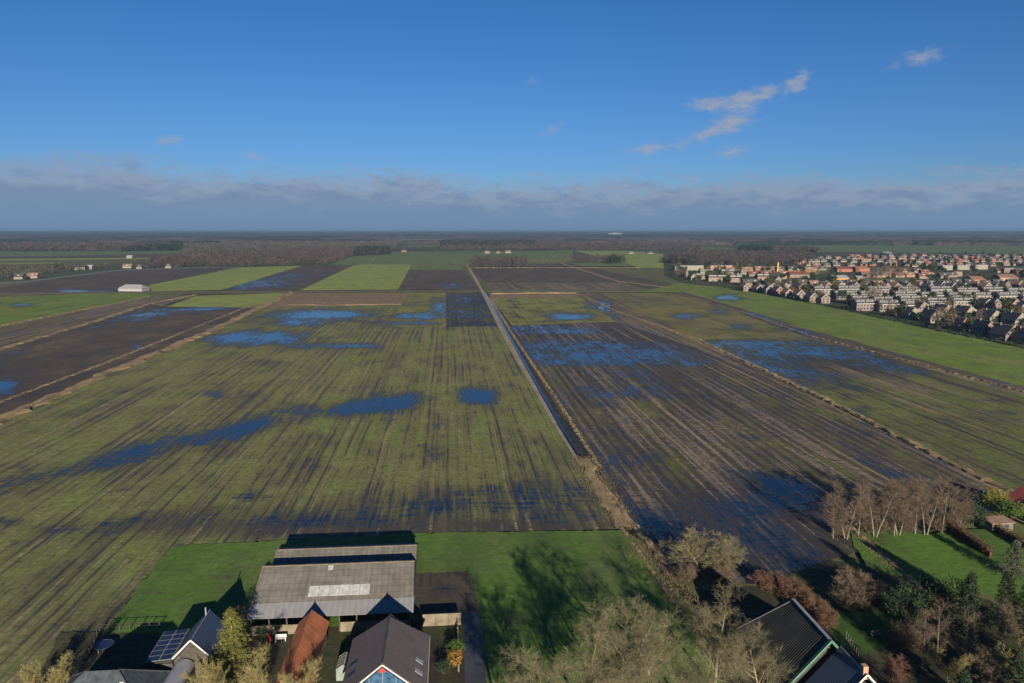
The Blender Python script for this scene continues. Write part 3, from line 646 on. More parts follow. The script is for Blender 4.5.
plant('spruce', 'conifer_tree', gp(966, 640), 'tall dark spruce left of the conifer group on the shaded slope', s=.86)
plant('spruce', 'conifer_tree', gp(1003, 632), 'dark spruce at the right of the conifer group', s=.78, rz=2)
plant('spruce', 'conifer_tree', gp(1024, 640), 'dark spruce at the right picture edge', s=.8, rz=3)
plant('bush_dark', 'evergreen_shrub', gp(900, 622), 'dark broad evergreen shrub above the small shaded lawn', 'shrub', s=1.1)
plant('bush_dark', 'evergreen_shrub', gp(935, 618), 'dark broad evergreen shrub below the lawn edge', 'shrub', s=1.2, rz=1)
plant('bush_green', 'evergreen_shrub', gp(953, 604), 'olive evergreen shrub at the lower lawn edge', 'shrub', s=.9, rz=1)
for i, (px, py, k, s, lab) in enumerate(((922,668,'birch',.72,'white stemmed birch left of the pair in the shaded garden'),(936,664,'birch',.80,'tall white stemmed birch right of the pair in the shaded garden'),
      (966,672,'birch',.72,'grey stemmed birch in the dark wood at the bottom'),(1001,650,'poplar1',.62,'bare tree with twisted pale trunk near the bottom right corner'),
      (890,690,'wine',.85,'wine red twigged tree above the garden shed roof'),(950,690,'yellow',.62,'olive twigged bush left of the dark wood'),(1018,690,'yellow',.8,'yellow twigged tree in the bottom right corner'),
      (1000,700,'thicket',1.2,'bare brown shrub at the bottom near the right corner'),(980,690,'poplar0',.5,'small bare tree in the dark wood'),(910,650,'thicket',1.1,'bare shrub on the edge of the small shaded lawn'),(1030,670,'bush_pale',.7,'pale leafed bush at the right edge'))):
    plant(k, 'bare_tree', gp(px, py), lab, 'tree', 'trees in the shaded garden at lower right', rz=i, s=s)

for i, (X, Y, s_, lab) in enumerate(((51, 77, .90, 'dark spruce top at the bottom edge right of the chimney'), (58.5, 79, .95, 'second dark spruce top along the bottom edge'), (66, 77, 1.0, 'third dark spruce top along the bottom edge'), (73, 81, .95, 'dark spruce top nearest the bottom right corner'))):
    plant('spruce', 'conifer_tree', (X, Y, GZ), lab, 'tree', 'spruces along the bottom edge', rz=i * 2.1, s=s_)
def reeds(pts, w, n_, h, mat, label, seed):
    rnd = random.Random(seed); P = [W(*p) for p in pts]; C = MB(); Ls = [(b_ - a).length for a, b_ in zip(P, P[1:])]
    for (a, c, L_) in zip(P, P[1:], Ls):
        d = c - a; s = Vector((d.y, -d.x, 0)).normalized()
        for k in range(int(n_ * L_ / sum(Ls))):
            q = a + d * rnd.random() + s * rnd.gauss(0, w * .4); hh = h * .42 * rnd.uniform(.4, 1.1); r_ = hh * .6
            for t_ in range(3):
                an = rnd.uniform(0, 6.28); C.poly([(q.x - r_ * .3 * math.sin(an), q.y, .45), (q.x + r_ * .3, q.y + r_ * .2 * math.cos(an), .45), (q.x + r_ * math.cos(an), q.y + r_ * math.sin(an), .45 + hh)])
    return tag(C.build('reeds', mat), label, 'reeds', kind='stuff')
reed_m = simple('reed_straw', (.165,.125,.070), .9, .35, .4, .1); reed_d = simple('reed_brown', (.090,.070,.042), .9, .35, .4, .1)
reeds([(584,458),(600,486),(615,512),(626,532)], 4.0, 1300, .6, reed_m, 'straw coloured reeds at the near end of the canal', 1)
reeds([(584,458),(600,486),(615,512),(640,545),(680,585)], 4.5, 900, .8, reed_d, 'brown reeds on the ditch bank below the canal end', 2)
reeds([(489,298),(513,336),(568,418),(600,470)], 1.2, 1200, .6, reed_m, 'straw coloured reeds along the east bank of the canal', 3)
reeds([(640,320),(700,341),(740,360),(812,393),(900,438),(985,481)], 2.4, 2200, .6, reed_m, 'straw coloured reeds along the dyke right of the canal', 4)
reeds([(0,421),(110,373),(205,334),(262,307)], 4, 2200, .6, reed_m, 'straw coloured reeds along the dyke on the left', 5)
reeds([(640,548),(664,578),(690,605)], 6, 900, .9, reed_d, 'brown rough growth by the willow', 6)
reeds([(850,528),(868,545),(900,572)], 2, 700, .6, reed_m, 'straw coloured growth along the upper lawn edge', 7)
# ------------------------------------------------------------------ farm buildings
m_asb = corrugated('corrugated_grey', (.125,.118,.108), .9, 'x', .8, .25, stain=(.075,.07,.06), bands=1.15)
m_asb2 = corrugated('corrugated_pale', (.175,.18,.20), .9, 'x', .65, .12, stain=(.17,.17,.17))
m_sky_ = simple('roof_light_plastic', (.30,.31,.32), .5, .25, 1.2, .4)
m_conc = simple('concrete_panel', (.140,.120,.092), .9, .3, .8, .2)
m_wood_d = simple('dark_boarding', (.05,.045,.04), .8, .3, 1.5, .2)
m_white = simple('white_paint', (.50,.50,.48), .6, .06, 2, .4)
m_tile_g = corrugated('grey_pantiles', (.088,.072,.074), .3, 'y', .6, .15, stain=(.05,.045,.05), bands=0, spec=.4)
m_tile_r = corrugated('red_pantiles', (.30,.105,.045), .3, 'y', .8, .3, stain=(.14,.06,.04))
m_tile_b = corrugated('blue_black_tiles', (.020,.034,.075), .3, 'y', .4, .2, stain=(.02,.03,.05), spec=.6)
m_tile_k = corrugated('black_tiles', (.040,.043,.046), .3, 'y', .75, .25, stain=(.02,.025,.02), spec=.3)
m_thatch = corrugated('dark_reed_roof', (.034,.034,.034), .42, 'y', .85, .3, stain=(.02,.025,.02), bands=0, spec=.2)
m_brick = brick('brown_brick', (.20,.13,.10))
m_glass = simple('window_glass', (.03,.05,.08), .08, .1, 1, .7)
m_green = simple('green_fascia', (.030,.13,.075), .6, .15, 1, .3)
m_zinc = simple('zinc_sheet', (.20,.21,.24), .45, .12, 1, .5)
m_redp = simple('red_panel', (.36,.035,.03), .5, .1, 1, .4)
m_solar = simple('solar_cell', (.014,.020,.045), .15, .15, 1, .6)
m_alu = simple('aluminium_frame', (.20,.21,.23), .5, .1, 1, .5)

# --- big double barn
yw = R(YAW)
B0 = empty('barn', (-38.9, 102.6, GZ), yw, 'long double barn under grey corrugated roofs with a strip of roof lights', 'barn')
L = 23.6; ez, rz_, vz, r2, e2 = 3.0, 6.5, 4.0, 5.2, 2.4
yR, yV, y2, y3 = 9.4, 15.2, 18.6, 26.0
def lerp3(a, b_, k): return tuple(a[i] + (b_[i] - a[i]) * k for i in range(3))
sl = .25
mb = MB(); mb.slab([(-.4, 2.35, ez + 3.6 * .25), (L + .4, 2.35, ez + 3.6 * .25), (L + .3, yR, rz_), (-.3, yR, rz_)], .12); mb.slab([(-.3, yR + .01, rz_), (L + .3, yR + .01, rz_), (L + .3, yV, vz), (-.3, yV, vz)], .12); mb.build('roof', m_asb, B0)
mb = MB(); mb.slab([(-.5, -.3, ez - .14), (L + .5, -.3, ez - .14), (L + .5, 2.6, ez + .90), (-.5, 2.6, ez + .90)], .1); mb.build('lower_roof', m_asb2, B0)
mb = MB(); mb.slab([(-.2, yV + .02, vz), (L + .3, yV + .02, vz), (L + .3, y2, r2), (-.2, y2, r2)], .12); mb.slab([(-.2, y2 + .01, r2), (L + .3, y2 + .01, r2), (L + .3, y3, e2), (-.2, y3, e2)], .12); mb.build('roof', m_asb, B0)
mb = MB(); mb.box(-.3, L + .3, yR - .16, yR + .16, rz_ - .02, rz_ + .09); mb.box(-.2, L + .3, y2 - .14, y2 + .14, r2 - .02, r2 + .08); mb.build('ridge_cap', m_conc, B0)
nrm = Vector((0, -(rz_ - ez - .9), yR - 2.35)).normalized()
def onroof(u, k, off): # k 0 lower edge ... 1 ridge
    p = Vector((u, 2.35 + (yR - 2.35) * k, ez + .9 + (rz_ - ez - .9) * k)); return tuple(p + nrm * off)
for i in range(6):
    mb = MB(); u0 = 7.9 + i * 1.56; mb.slab([onroof(u0, .12, .06), onroof(u0 + 1.50, .12, .06), onroof(u0 + 1.50, .40, .06), onroof(u0, .40, .06)], .05); mb.build('roof_light', m_sky_, B0)
mb = MB(); mb.slab([onroof(10.2, .83, .06), onroof(11.0, .83, .06), onroof(11.0, .96, .06), onroof(10.2, .96, .06)], .05); mb.build('roof_light', m_sky_, B0)
mb = MB()
for (x0, x1) in ((0, .2), (L - .2, L)):
    mb.slab([(x0, .1, 0), (x0, .1, ez - .1), (x0, yR, rz_ - .14), (x0, yV, vz - .14), (x0, yV, 0)], .18) if False else None
    for q in ([(x0, .1, 0), (x0, .1, ez - .12), (x0, yR, rz_ - .16), (x0, yV, vz - .16), (x0, yV, 0)],):
        k = len(mb.v); mb.v += q + [(x1, a, c) for (_, a, c) in q]
        mb.f += [(k, k+1, k+2, k+3, k+4), (k+9, k+8, k+7, k+6, k+5)] + [(k+i, k+(i+1) % 5, k+5+(i+1) % 5, k+5+i) for i in range(5)]
for (x0, x1) in ((.1, .3), (L - .2, L)):
    q = [(x0, yV + .02, 0), (x0, yV + .02, vz - .14), (x0, y2, r2 - .16), (x0, y3 - .2, e2 - .1), (x0, y3 - .2, 0)]
    k = len(mb.v); mb.v += q + [(x1, a, c) for (_, a, c) in q]
    mb.f += [(k, k+1, k+2, k+3, k+4), (k+9, k+8, k+7, k+6, k+5)] + [(k+i, k+(i+1) % 5, k+5+(i+1) % 5, k+5+i) for i in range(5)]
mb.box(.3, L - .2, y3 - .4, y3 - .2, 0, e2 - .1)
mb.build('wall', m_wood_d, B0)
for i in range(9):
    u0 = .25 + i * 2.58
    if i in (4,): continue
    mb = MB(); mb.box(u0, u0 + 2.6, .05, .2, 0, 1.45 + (i % 2) * .06); mb.build('wall_panel', m_conc, B0)
for i in range(10):
    mb = MB(); mb.box(i * 2.58, i * 2.58 + .2, .22, .42, 0, ez - .1); mb.build('post', m_wood_d, B0)

# yard wall right of the barn and before it
yl = empty('yard_wall', (-13.6, 105.3, GZ), yw, 'tan concrete panel wall beside the dark road end', 'wall')
for i in range(3):
    mb = MB(); mb.box(i * 1.95, i * 1.95 + 1.9, 0, .15, 0, 1.9); mb.build('wall_panel', m_conc, yl)
mb = MB()
for i in range(4): mb.box(i * 1.95 - .05, i * 1.95 + .02, -.04, -.004, 0, 1.95)
mb.build('post', m_wood_d, yl)
gf = empty('garden_fence', (-7.3, 93.5, GZ), yw, 'low pale fence running along the dark road', 'fence')
mb = MB(); mb.box(-.05, .05, 0, 12, .9, 1.05); mb.box(-.04, .04, 0, 12, .4, .5); mb.build('rail', m_conc, gf)
for i in range(6): mb = MB(); mb.box(-.09, .09, i * 2.35, i * 2.35 + .14, 0, 1.2); mb.build('post', m_conc, gf)

def gable_walls(mb, w, y0, y1, ze, zr, t=.2):
    """closed wall body: box with gable prism ends, ridge along Y, centred on x=0"""
    q = [(-w, y0, 0), (w, y0, 0), (w, y0, ze), (0, y0, zr), (-w, y0, ze)]; k = len(mb.v)
    mb.v += q + [(a, y1, c) for (a, _, c) in q]
    mb.f += [(k, k+1, k+2, k+3, k+4), (k+9, k+8, k+7, k+6, k+5)] + [(k+i, k+5+i, k+5+(i+1) % 5, k+(i+1) % 5) for i in range(5)]
def roofslopes(name, mat, par, w, y0, y1, ze, zr, hip0=0, hip1=0, th=.18):
    """ridge along Y; hip0/hip1: how far the eaves reach beyond the ridge end (hipped ends)"""
    o = []
    for s in (-1, 1):
        mb = MB(); mb.slab([(0, y0, zr), (0, y1, zr), (s * w, y1 + hip1, ze), (s * w, y0 - hip0, ze)], th); o.append(mb.build(name, mat, par))
    if hip1: mb = MB(); mb.slab([(0, y1 + .01, zr - .01), (-w + .01, y1 + hip1, ze), (w - .01, y1 + hip1, ze)], th); mb.build(name, mat, par)
    if hip0: mb = MB(); mb.slab([(0, y0 - .01, zr - .01), (-w + .01, y0 - hip0, ze), (w - .01, y0 - hip0, ze)], th); mb.build(name, mat, par)
    return o
# --- big grey-roofed farmhouse
Hh = empty('farmhouse', (-15.4, 80.0, GZ), yw, 'farmhouse with large grey tiled roof and blue glazed front gable', 'house')
yb = 13.4
mb = MB(); gable_walls(mb, 4.9, 2.6, yb + 1.6, 4.0, 7.7); mb.build('wall', m_brick, Hh)
ro = roofslopes('roof', m_tile_g, Hh, 5.3, 2.4, yb, 3.9, 8.2, 0, 2.2)
mb = MB(); mb.box(-.12, .12, 2.3, yb + .1, 8.16, 8.27); mb.build('ridge_cap', m_tile_k, Hh)
for (yy, zz) in ((5.2, .50), (7.6, .50)):
    for s in (1, -1):
        nr = Vector((s * 4.3, 0, 5.3)).normalized(); mb = MB()
        def pr(x_, y_, o_): p = Vector((s * x_, y_, 8.2 - 4.3 * x_ / 5.3)) + nr * o_; return tuple(p)
        mb.slab([pr(3.7, yy, .07), pr(3.7, yy + .8, .07), pr(4.6, yy + .8, .07), pr(4.6, yy, .07)], .06); mb.build('roof_window', m_zinc if s > 0 else m_tile_b, Hh)
# glazed gable: a narrower bay under the ridge, white verge boards
mb = MB(); mb.poly([(-3.1, 2.2, 5.2), (3.1, 2.2, 5.2), (0, 2.2, 7.85)]); mb.build('gable_glazing', simple('blue_glass', (.03,.075,.14), .25, .5, 1.2, .6), Hh)
mb = MB(); mb.poly([(-.55, 2.12, 7.2), (.55, 2.12, 7.2), (0, 2.12, 7.78)]); mb.build('gable_peak_panel', m_redp, Hh)
for s in (-1, 1): mb = MB(); mb.bar((0, 2.1, 8.12), (s * 4.0, 2.1, 4.87), .09); mb.build('verge_board', m_white, Hh)
for q in (-1.6, 0, 1.6): mb = MB(); mb.bar((q, 2.14, 5.2), (q, 2.14, 7.2 - abs(q) * .5), .045); mb.build('glazing_bar', m_zinc, Hh)
mb = MB(); mb.box(5.18, 5.35, 2.4, yb + 2.0, 3.72, 3.86); mb.build('gutter', m_white, Hh)
# --- red-tiled shed
Rs = empty('tiled_shed', (-27.7, 85.4, GZ), yw, 'narrow shed with steep orange red tiled roof', 'shed')
mb = MB(); gable_walls(mb, 1.9, .3, 15.4, 2.8, 4.8); mb.build('wall', m_brick, Rs)
roofslopes('roof', m_tile_r, Rs, 2.25, 0, 15.2, 2.8, 5.25, 0, .9)
mb = MB(); mb.box(-.1, .1, 0, 15.2, 5.21, 5.31); mb.build('ridge_cap', m_tile_r, Rs)
# --- house with solar panels
Sh = empty('house', (-42.0, 90.0, GZ), yw, 'dark gabled house with solar panels on its side roof and white verge boards', 'house')
mb = MB(); gable_walls(mb, 2.35, .15, 7.6, 3.9, 6.3); mb.build('wall', m_wood_d, Sh)
roofslopes('roof', m_tile_b, Sh, 2.5, -.1, 7.8, 4.2, 6.75, 0, 0)
for s in (-1, 1): mb = MB(); mb.bar((0, -.2, 6.77), (s * 2.55, -.2, 4.2), .11); mb.build('verge_board', m_white, Sh)
mb = MB(); mb.bar((-.25, 6.9, 6.3), (-.25, 6.9, 7.6), .1, 8); mb.build('chimney', m_zinc, Sh)
mb = MB(); mb.bar((0.02, -.1, 6.8), (0.02, 7.8, 6.8), .06); mb.build('ridge_cap', m_zinc, Sh)
lr = MB(); lr.slab([(-5.9, -.6, 4.0), (-2.35, -.6, 4.32), (-2.35, 6.6, 4.8), (-5.9, 6.6, 4.5)], .15); lr.build('side_roof', m_tile_k, Sh)
mb = MB(); mb.box(-5.7, -2.4, -.3, 6.3, 0, 3.75); mb.build('side_wall', m_wood_d, Sh)
for i in range(6):
    for j in range(2):
        def pp(u, v, o=0): # on side roof
            zz = 4.0 + (u + 5.9) / 3.55 * .32 + (v + .6) / 7.2 * (.5 - .02 * (u + 5.9) / 3.55); return (u, v, zz + .09 + o)
        u0, v0 = -5.75 + j * 1.66, -.35 + i * 1.13
        mb = MB(); mb.slab([pp(u0, v0), pp(u0 + 1.62, v0), pp(u0 + 1.62, v0 + 1.08), pp(u0, v0 + 1.08)], .05); fr = mb.build('solar_panel', m_alu, Sh)
        mb = MB(); mb.slab([pp(u0 + .05, v0 + .05, .03), pp(u0 + 1.57, v0 + .05, .03), pp(u0 + 1.57, v0 + 1.03, .03), pp(u0 + .05, v0 + 1.03, .03)], .02); mb.build('cell', m_solar, fr)
# rounded zinc porch in front
mb = MB(); segs = 8
for i in range(segs + 1):
    a = math.pi * i / segs
    for yy in (-7.0, -.25): mb.v.append((-.9 - 1.25 * math.cos(a), yy, 3.3 + 1.0 * math.sin(a)))
for i in range(segs): mb.f.append((2*i, 2*i+2, 2*i+3, 2*i+1))
mb.f.append(tuple(2*i for i in range(segs, -1, -1))); mb.f.append(tuple(2*i+1 for i in range(segs + 1)))
mb.build('porch_roof', m_zinc, Sh)
mb = MB(); mb.box(-2.1, .3, -6.9, -.28, 0, 3.28); mb.build('porch_wall', m_wood_d, Sh)
# --- hipped roof at bottom left corner
m_slate = simple('blue_grey_slate', (.045,.055,.068), .7, .35, 1.6, .25)
Bl = empty('house', (-49.8, 83.6, GZ), yw, 'low house under a blue grey hipped roof at the bottom left', 'house')
mb = MB(); mb.box(-5.4, 5.4, -3.6, 3.4, 0, 3.2); mb.build('wall', m_brick, Bl)
for q in ([(-2.2, 0, 6.5), (1.6, 0, 6.5), (6.2, -4.4, 3.2), (-6.2, -4.4, 3.2)], [(-2.2, .01, 6.5), (1.6, .01, 6.5), (6.2, 4.4, 3.2), (-6.2, 4.4, 3.2)], [(1.61, 0, 6.49), (6.2, -4.39, 3.2), (6.2, 4.39, 3.2)], [(-2.21, 0, 6.49), (-6.2, -4.39, 3.2), (-6.2, 4.39, 3.2)]):
    mb = MB(); mb.slab(q, .15); mb.build('roof', m_slate if q[0][1] == 0 else m_tile_b, Bl)
for s in ((1.6, 6.2), (-2.2, -6.2)):
    for yy in (-4.4, 4.4): mb = MB(); mb.bar((s[0], 0, 6.52), (s[1], yy, 3.24), .09); mb.build('hip_ridge', m_slate, Bl)
mb = MB(); mb.slab([(2.2, -1.3, 5.58), (2.7, -1.3, 5.58), (3.6, -2.9, 4.42), (3.1, -2.9, 4.42)], .05); mb.v = [(a, b_, c + .12) for a, b_, c in mb.v]; mb.build('roof_light', m_sky_, Bl)
# --- dark hipped barn lower right
m_trim = simple('pale_green_trim', (.16,.24,.19), .6, .1, 1)
Rb = empty('barn', (39.4, 85.4, GZ), yw * .85, 'dark steep hipped barn roof with green verge board', 'barn')
mb = MB(); gable_walls(mb, 5.3, .4, 12.5, 3.0, 8.6); mb.build('wall', m_wood_d, Rb)
roofslopes('roof', m_thatch, Rb, 6.0, 0, 10.0, 3.0, 9.55, 0, 4.4)
mb = MB(); mb.box(-.2, .22, 0, 10.2, 9.46, 9.64); mb.build('ridge_cap', m_zinc, Rb)
for s in (-1, 1):
    mb = MB(); mb.slab([(0, -.18, 9.75), (s * 6.1, -.18, 3.0), (s * 6.1, -.6, 3.0), (0, -.6, 9.75)], .25)
    mb.build('verge_board', m_green, Rb)
    mb = MB(); mb.bar((0, -.64, 9.72), (s * 6.1, -.64, 2.97), .05); mb.build('verge_trim', m_trim, Rb)
mb = MB(); mb.bar((.05, 10.0, 9.52), (6.0, 14.4, 2.98), .1); mb.build('hip_ridge', m_zinc, Rb)
mb = MB(); mb.bar((-.05, 10.0, 9.52), (-6.0, 14.4, 2.98), .06); mb.build('hip_ridge', m_zinc, Rb)
Vh = empty('farmhouse', (41.0, 78.5, GZ), yw, 'lower dark roofed farmhouse front with white gable trim and brick chimney', 'house')
mb = MB(); gable_walls(mb, 5.0, .5, 6.2, 2.6, 7.9); mb.build('wall', m_brick, Vh)
roofslopes('roof', m_tile_b, Vh, 5.8, .3, 6.3, 2.6, 8.95)
mb = MB(); mb.bar((0.02, .2, 9.0), (0.02, 6.2, 9.0), .10); mb.build('ridge_cap', m_zinc, Vh)
mb = MB(); mb.box(-.3, .3, .6, 1.3, 8.2, 9.8); ch = mb.build('chimney', simple('pink_brick', (.30,.19,.14), .8, .2, 2), Vh)
for s in (-1, 1): mb = MB(); mb.bar((0, .2, 9.02), (s * 5.8, .2, 2.6), .12); mb.build('verge_board', m_white, Vh)

# --- garden things
Gs = empty('garden_shed', gp(997, 531), R(8), 'small garden shed with pale boards and pinkish flat roof', 'shed')
mb = MB(); mb.box(-2.3, 2.3, -1.3, 1.3, 0, 1.7); mb.build('wall', m_conc, Gs)
mb = MB(); mb.slab([(-2.6, -1.6, 1.8), (2.6, -1.6, 1.8), (2.6, 1.6, 2.1), (-2.6, 1.6, 2.1)], .12); mb.build('roof', simple('pink_roof_felt', (.20,.13,.10), .9, .2, 1), Gs)
for s in (-1.3, 0.9): mb = MB(); mb.box(s - .5, s + .5, -1.36, -1.304, .6, 1.4); mb.build('window', m_glass, Gs)
Rr = empty('house', gp(1034, 520), R(10), 'small house with bright red roof cut by the right edge', 'house')
mb = MB(); gable_walls(mb, 3.5, -4, 4, 2.6, 5.0); mb.build('wall', m_brick, Rr)
roofslopes('roof', simple('red_roof', (.20,.045,.045), .7, .2, 1), Rr, 4.0, -4.3, 4.3, 2.5, 5.4)
def hedge(pts, w, h, mat, label, dens=230, name='hedge'):
    rnd = random.Random(int(pts[0][0])); P = [Vector(gp(*p)) for p in pts]; C = MB()
    for i in range(len(P) - 1):
        a, c = P[i], P[i + 1]; d = c - a; s = Vector((d.y, -d.x, 0)).normalized()
        for k in range(int(d.length * dens)):
            f_ = rnd.random(); zz = rnd.random() ** .7 * h; q = a + d * f_ + s * rnd.uniform(-w / 2, w / 2); q.z = a.z + zz
            r_ = rnd.uniform(.08, .22) * max(1, h / 2.2)
            C.poly([q + Vector((rnd.uniform(-r_, r_), rnd.uniform(-r_, r_), rnd.uniform(-r_, r_))) for _ in range(3)])
    # woody core
    for i in range(len(P) - 1):
        a, c = P[i], P[i + 1]; d = (c - a); s = Vector((d.y, -d.x, 0)).normalized() * (w * .16); up = Vector((0, 0, h * .5))
        k = len(C.v); C.v += [tuple(q) for q in (a - s, a + s, c + s, c - s, a - s + up, a + s + up, c + s + up, c - s + up)]
        C.f += [tuple(k + j for j in q) for q in ((4,5,6,7),(0,1,5,4),(1,2,6,5),(2,3,7,6),(3,0,4,7))]
    r = C.build(name, mat); tag(r, label, 'hedge'); return r
hb_ = simple('beech_hedge', (.085,.048,.034), .9, .35, 1.2, .1)  # brown darkened; the hedge's unlit side is put into its colour
hedge([(938,527),(962,541),(990,560)], 1.3, 2.2, hb_, 'clipped brown beech hedge along the upper lawn')
hedge([(992,531),(1010,542),(1040,560)], 1.3, 1.8, hb_, 'brown beech hedge behind the grey green conifer')
m_fence = simple('grey_fence_wood', (.14,.14,.13), .8, .2, 1)
fp = empty('garden_fence', gp(846, 642), 0, 'short row of pale fence posts right of the dark barn', 'fence')
q0, q1 = Vector(gp(846, 642)), Vector(gp(858, 660))
for i in range(7):
    p = (q1 - q0) * (i / 6); mb = MB(); mb.box(p.x - .04, p.x + .04, p.y - .04, p.y + .04, 0, 1.2); mb.build('post', m_fence, fp)
mb = MB(); mb.bar((0, 0, 1.1), tuple((q1 - q0) + Vector((0, 0, 1.1))), .03); mb.bar((0, 0, .5), tuple((q1 - q0) + Vector((0, 0, .5))), .03); mb.build('rail', m_fence, fp)
def bench(loc, rz, lab, mat, cat='bench', name='garden_bench'):
    r = empty(name, loc, rz, lab, cat)
    mb = MB(); mb.box(-.8, .8, -.22, .22, .42, .48); mb.build('seat', mat, r)
    mb = MB(); mb.box(-.8, .8, .2, .25, .5, .95); mb.build('backrest', mat, r)
    for sx_ in (-.7, .7):
        mb = MB(); mb.box(sx_ - .04, sx_ + .04, -.2, .2, 0, .415); mb.build('leg', mat, r)
bench(gp(876, 640), .2, 'pale wooden bench on the small shaded lawn', m_conc)
bench(gp(281, 644), .1, 'white garden bench before the big barn', m_white)
gh = empty('greenhouse', (-22.6, 91.5, GZ), yw, 'small pale greenhouse between the tiled shed and the grey farmhouse', 'greenhouse')
mb = MB(); gable_walls(mb, .9, 0, 3.0, 1.7, 2.3); mb.build('glass', simple('dull_glass', (.16,.20,.19), .3, .25, 1, .5), gh)
mb = MB()
for k in range(5):
    yy = k * .75
    for s in (-1, 1): mb.bar((s * .93, yy, 0), (s * .93, yy, 1.72), .04); mb.bar((s * .93, yy, 1.72), (0, yy, 2.34), .04)
mb.bar((0, 0, 2.36), (0, 3, 2.36), .05); mb.build('frame', m_conc, gh)
# play slide in red near the barn
ps = empty('playground_slide', gp(270, 642), .4, 'small red slide in the garden before the barn', 'slide'); ps.scale = (.6, .6, .6)
mb = MB(); mb.slab([(-.25, -1.3, .15), (.25, -1.3, .15), (.25, .3, 1.3), (-.25, .3, 1.3)], .06); mb.build('chute', m_redp, ps)
mb = MB()
for sx_ in (-.25, .25): mb.bar((sx_, .9, 0), (sx_, .3, 1.6), .05)
for k in range(4): mb.bar((-.25, .85 - k * .13, .3 + k * .3), (.25, .85 - k * .13, .3 + k * .3), .03)
mb.build('ladder', m_redp, ps)
tr = empty('trampoline', gp(104, 652), 0, 'round blue trampoline in the shaded yard on the left', 'trampoline')
mb = MB(); mb.v = [(1.3 * math.cos(a * .393), 1.3 * math.sin(a * .393), .7) for a in range(16)]; mb.f = [tuple(range(16))]; mb.build('mat', simple('shaded_blue_mat', (.008,.02,.07), .7, .2, 1), tr)  # mat and rim blue darkened, with the yard's shade put into the colour
mb = MB()
for a in range(16): mb.bar((1.35 * math.cos(a * .393), 1.35 * math.sin(a * .393), .7), (1.35 * math.cos((a + 1) * .393), 1.35 * math.sin((a + 1) * .393), .7), .06)
mb.build('rim', simple('shaded_blue_rim', (.012,.03,.08), .7, .2, 1), tr)
for a in (0, 1.57, 3.14, 4.71): mb = MB(); mb.bar((1.35 * math.cos(a), 1.35 * math.sin(a), 0), (1.35 * math.cos(a), 1.35 * math.sin(a), .66), .04); mb.build('leg', m_zinc, tr)
# paddock fence on the left of the dark yard
fl = empty('paddock_fence', gp(100, 634), 0, 'thin dark post and rail fence round the left yard', 'fence')
pts = [Vector(gp(*q)) for q in ((84,668),(100,634),(160,631))]; o0 = Vector(gp(100, 634))
for i in range(2):
    a, c = pts[i] - o0, pts[i + 1] - o0
    for k in range(6 + i): q = a + (c - a) * (k / 6); mb = MB(); mb.box(q.x - .06, q.x + .06, q.y - .06, q.y + .06, 0, 1.1); mb.build('post', m_wood_d, fl)
    mb = MB()
    for zz in (.5, 1.0): mb.bar(tuple(a + Vector((0, 0, zz))), tuple(c + Vector((0, 0, zz))), .03)
    mb.build('rail', m_wood_d, fl)
plant('bush_green', 'evergreen_shrub', (-7.9, 97.6, GZ), 'bright green bush between farmhouse and dark road', 'shrub', s=.5)
plant('bush_orange', 'evergreen_shrub', (-7.7, 95.0, GZ), 'orange leafed hedge bush beside the dark road', 'shrub')
plant('bush_green', 'evergreen_shrub', gp(238, 628), 'green climber against the barn front', 'shrub', s=.3)
plant('bush_dark', 'evergreen_shrub', gp(262, 640), 'dark bush in the garden before the barn', 'shrub', s=.35)
plant('bush_dark', 'evergreen_shrub', (-21.5, 95, GZ), 'dark climber between the red shed and the farmhouse', 'shrub', s=.55)
plant('bush_dark', 'evergreen_shrub', (-9.3, 93, GZ), 'dark clipped shrub right of the grey farmhouse', 'shrub', s=.4)

# ------------------------------------------------------------------ the town on the right
walls = {'pink brick': brick('pink_brick_wall', (.175,.128,.108)), 'beige brick': brick('beige_brick_wall', (.195,.165,.130)), 'orange brick': brick('orange_brick_wall', (.22,.11,.065)),
         'pale rendered': simple('render_pale', (.19,.18,.155), .85, .1, .4), 'yellow': simple('yellow_cladding', (.48,.26,.04), .7, .1, .3), 'brown brick': brick('brown_brick_town', (.26,.16,.12)),
         'red brick': brick('red_brick_wall', (.24,.09,.065))}
roofs = {'dark': simple('slate_dark', (.050,.052,.060), .6, .3, .5, .3), 'red': simple('roof_red', (.115,.048,.040), .8, .25, .5), 'grey': simple('roof_grey', (.045,.045,.048), .7, .25, .5),
         'brown': simple('roof_brown', (.16,.10,.08), .8, .25, .5), 'orange': simple('roof_orange', (.19,.10,.06), .8, .25, .5), 'flat pale': simple('roof_flat_pale', (.20,.21,.225), .6, .2, .4)}
PROTO = {}; m_dorm = simple('dormer_boards', (.23,.22,.205), .7, .12, .5)
